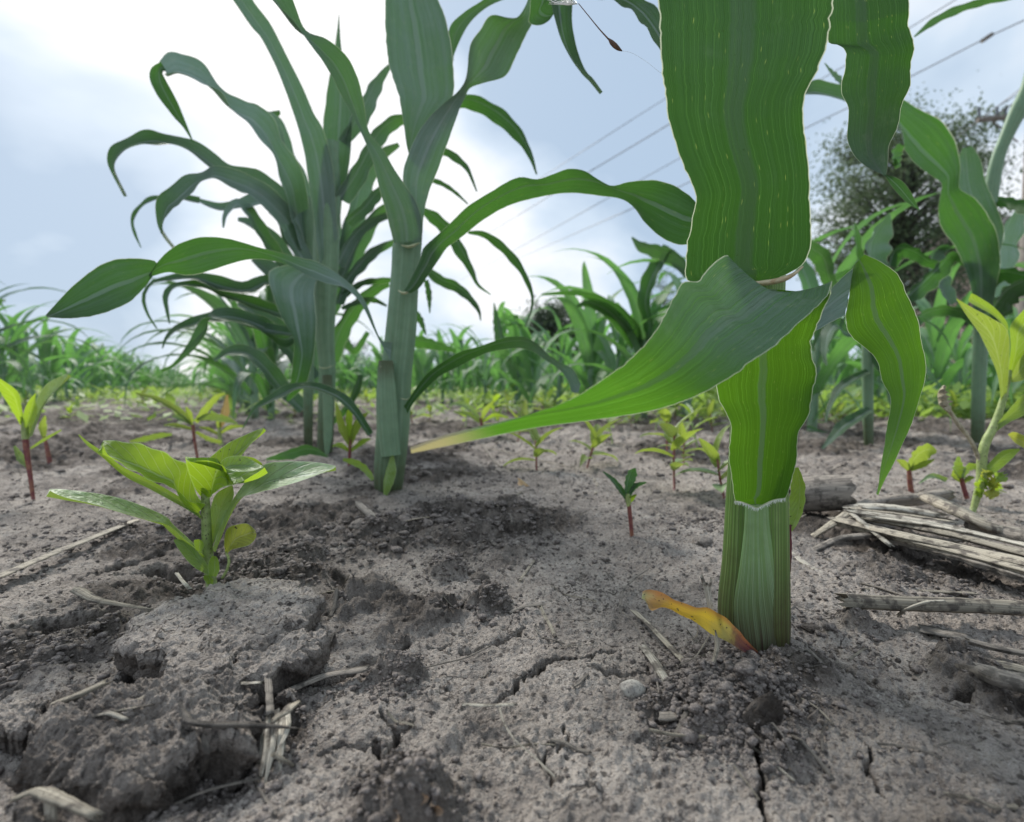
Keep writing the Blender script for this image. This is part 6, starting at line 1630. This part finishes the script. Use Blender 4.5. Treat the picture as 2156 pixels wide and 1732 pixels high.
tree(990, 120, 745, 815, 60, 'low far shrub on the horizon between the second stalk and the dark tree', M['foliage_dark'], 3000, .12, .8, 4, ncl=30)
tree(748, 70, 705, 815, 60, 'small far shrub on the horizon left of the second corn stalk', M['foliage_dark'], 2500, .12, .8, 5, ncl=30)
tree(2110, 90, 450, 800, 30, 'dark broad tree beside the house at the right edge', M['foliage_dark'], 7000, .09, .7, 6, ncl=50)

dp = 15.0
def wpt(x, y, d=dp): return at(x, y, d)
PO = empty('power_pole', (wpt(2149, 700)[0], dp, 0), 'wooden power pole with crossarm at the right edge, carrying the cables', 'power pole')
X = wpt(2149, 700)[0]; ztop = wpt(2149, 205)[2]; zarm = wpt(2149, 248)[2]
v, f, u = tube(np.array([(X, dp, 0), (X, dp, ztop)]), [.14, .10], 12); mk('pole', v, f, M['pole'], PO, u)
def bar(parent, name, a, b, w, mat):
    v, f, u = tube(np.array([a, b]), [w, w], 6); return mk(name, v, f, mat, parent, u)
bar(PO, 'crossarm', wpt(2057, 253), wpt(2250, 236), .075, M['pole'])
bar(PO, 'brace', wpt(2085, 252), wpt(2143, 300), .02, M['pole']); bar(PO, 'brace', wpt(2215, 242), wpt(2155, 300), .02, M['pole'])
for x_ in (2062, 2100, 2118): bar(PO, 'insulator', wpt(x_, 250), wpt(x_ - 1, 226), .035, M['glass'])
bar(PO, 'brace', wpt(2092, 246), wpt(2150, 208), .025, M['pole'])
WL = [([(1197, 338), (1387, 217), (1752, -10)], 'upper left cable of the power line in the middle of the sky', .016),
      ([(1197, 389), (1243, 361), (1411, 261), (1600, 145), (1800, 30)], 'thickest cable crossing the middle of the sky', .024),
      ([(1170, 479), (1364, 371), (1735, 164), (1986, 17), (2060, -30)], 'cable passing above the hanging leaf towards the top right', .016),
      ([(1273, 465), (1330, 440), (1695, 271), (1919, 161), (2077, 80), (2240, 5)], 'long cable with a splice running to the top right corner', .020),
      ([(2040, 270), (2100, 225), (2156, 190), (2260, 130)], 'short cable rising right from the crossarm of the pole', .014),
      ([(1990, 320), (2098, 228), (2180, 160)], 'thin cable meeting the crossarm from below left', .010),
      ([(2030, 500), (2090, 395), (2156, 330), (2250, 250)], 'thin cable low beside the right-hand corn stalk', .010)]
for P, lb, w in WL[:5] + WL[6:]:
    W3D = [wpt(*p, 15.0 + 12 * (2156 - p[0]) / 1000) for p in P]
    ln_ = math.hypot(P[0][0] - P[1][0], P[0][1] - P[1][1])
    far_ = (P[0][0] + (P[0][0] - P[1][0]) / ln_ * 230, P[0][1] + (P[0][1] - P[1][1]) / ln_ * 230)
    W3D = [wpt(far_[0], far_[1], 75.0)] + W3D          # runs on into the distance
    v, f, u = tube(cr(np.array(W3D), 40), [w, w], 5)
    o = mk('power_cable', v, f, M['wire'], None, u); tag(o, lb, 'cable', 'cables of the power line')
o = bar(None, 'cable_splice', wpt(2066, 88, 15.9), wpt(2090, 72, 15.8), .06, M['pole']); tag(o, 'dark splice on the long cable at the upper right', 'cable splice')
o = bar(None, 'guy_marker', wpt(1878, 556, 14), wpt(1893, 533, 14), .055, M['yellow']); tag(o, 'yellow guy-wire marker behind the corn at right', 'marker')

def box(parent, name, x0, x1, y0, y1, z0, z1, mat):
    V = [(x, y, z) for x in (x0, x1) for y in (y0, y1) for z in (z0, z1)]
    F = [(0, 1, 3, 2), (4, 6, 7, 5), (0, 4, 5, 1), (2, 3, 7, 6), (0, 2, 6, 4), (1, 5, 7, 3)]
    return mk(name, np.array(V), F, mat, parent, smooth=False)
hx = wpt(2136, 700, 22)[0]
HO = empty('house', (hx + 3, 22, 0), 'pinkish house whose wall shows at the right edge of the photo', 'house')
zw = wpt(0, 520, 22)[2]; zr = wpt(0, 455, 22)[2]
box(HO, 'wall', hx, hx + 7, 22, 28, 0, zw, M['wall'])
V = np.array([(hx - .4, 21.6, zw + .003), (hx + 7.4, 21.6, zw + .003), (hx + 7.4, 28.4, zw + .003), (hx - .4, 28.4, zw + .003), (hx - .4, 25, zr + 1.0), (hx + 7.4, 25, zr + 1.0)])
mk('roof', V, [(0, 1, 5, 4), (2, 3, 4, 5), (0, 4, 3), (1, 2, 5), (0, 3, 2, 1)], M['roof'], HO, smooth=False)
fr = box(HO, 'window', hx + 1.6, hx + 2.9, 21.94, 21.997, 1.3, 2.6, M['white'])
pn = box(fr, 'pane', hx + 1.68, hx + 2.82, 21.92, 21.937, 1.38, 2.52, M['glass'])
for v_ in pn.data.vertices: v_.co += Vector((fr.location)) * 0 - Vector((HO.location.x, HO.location.y, HO.location.z)) 
fr2 = box(HO, 'door', hx + 4, hx + 4.95, 21.94, 21.997, 0, 2.1, M['white'])
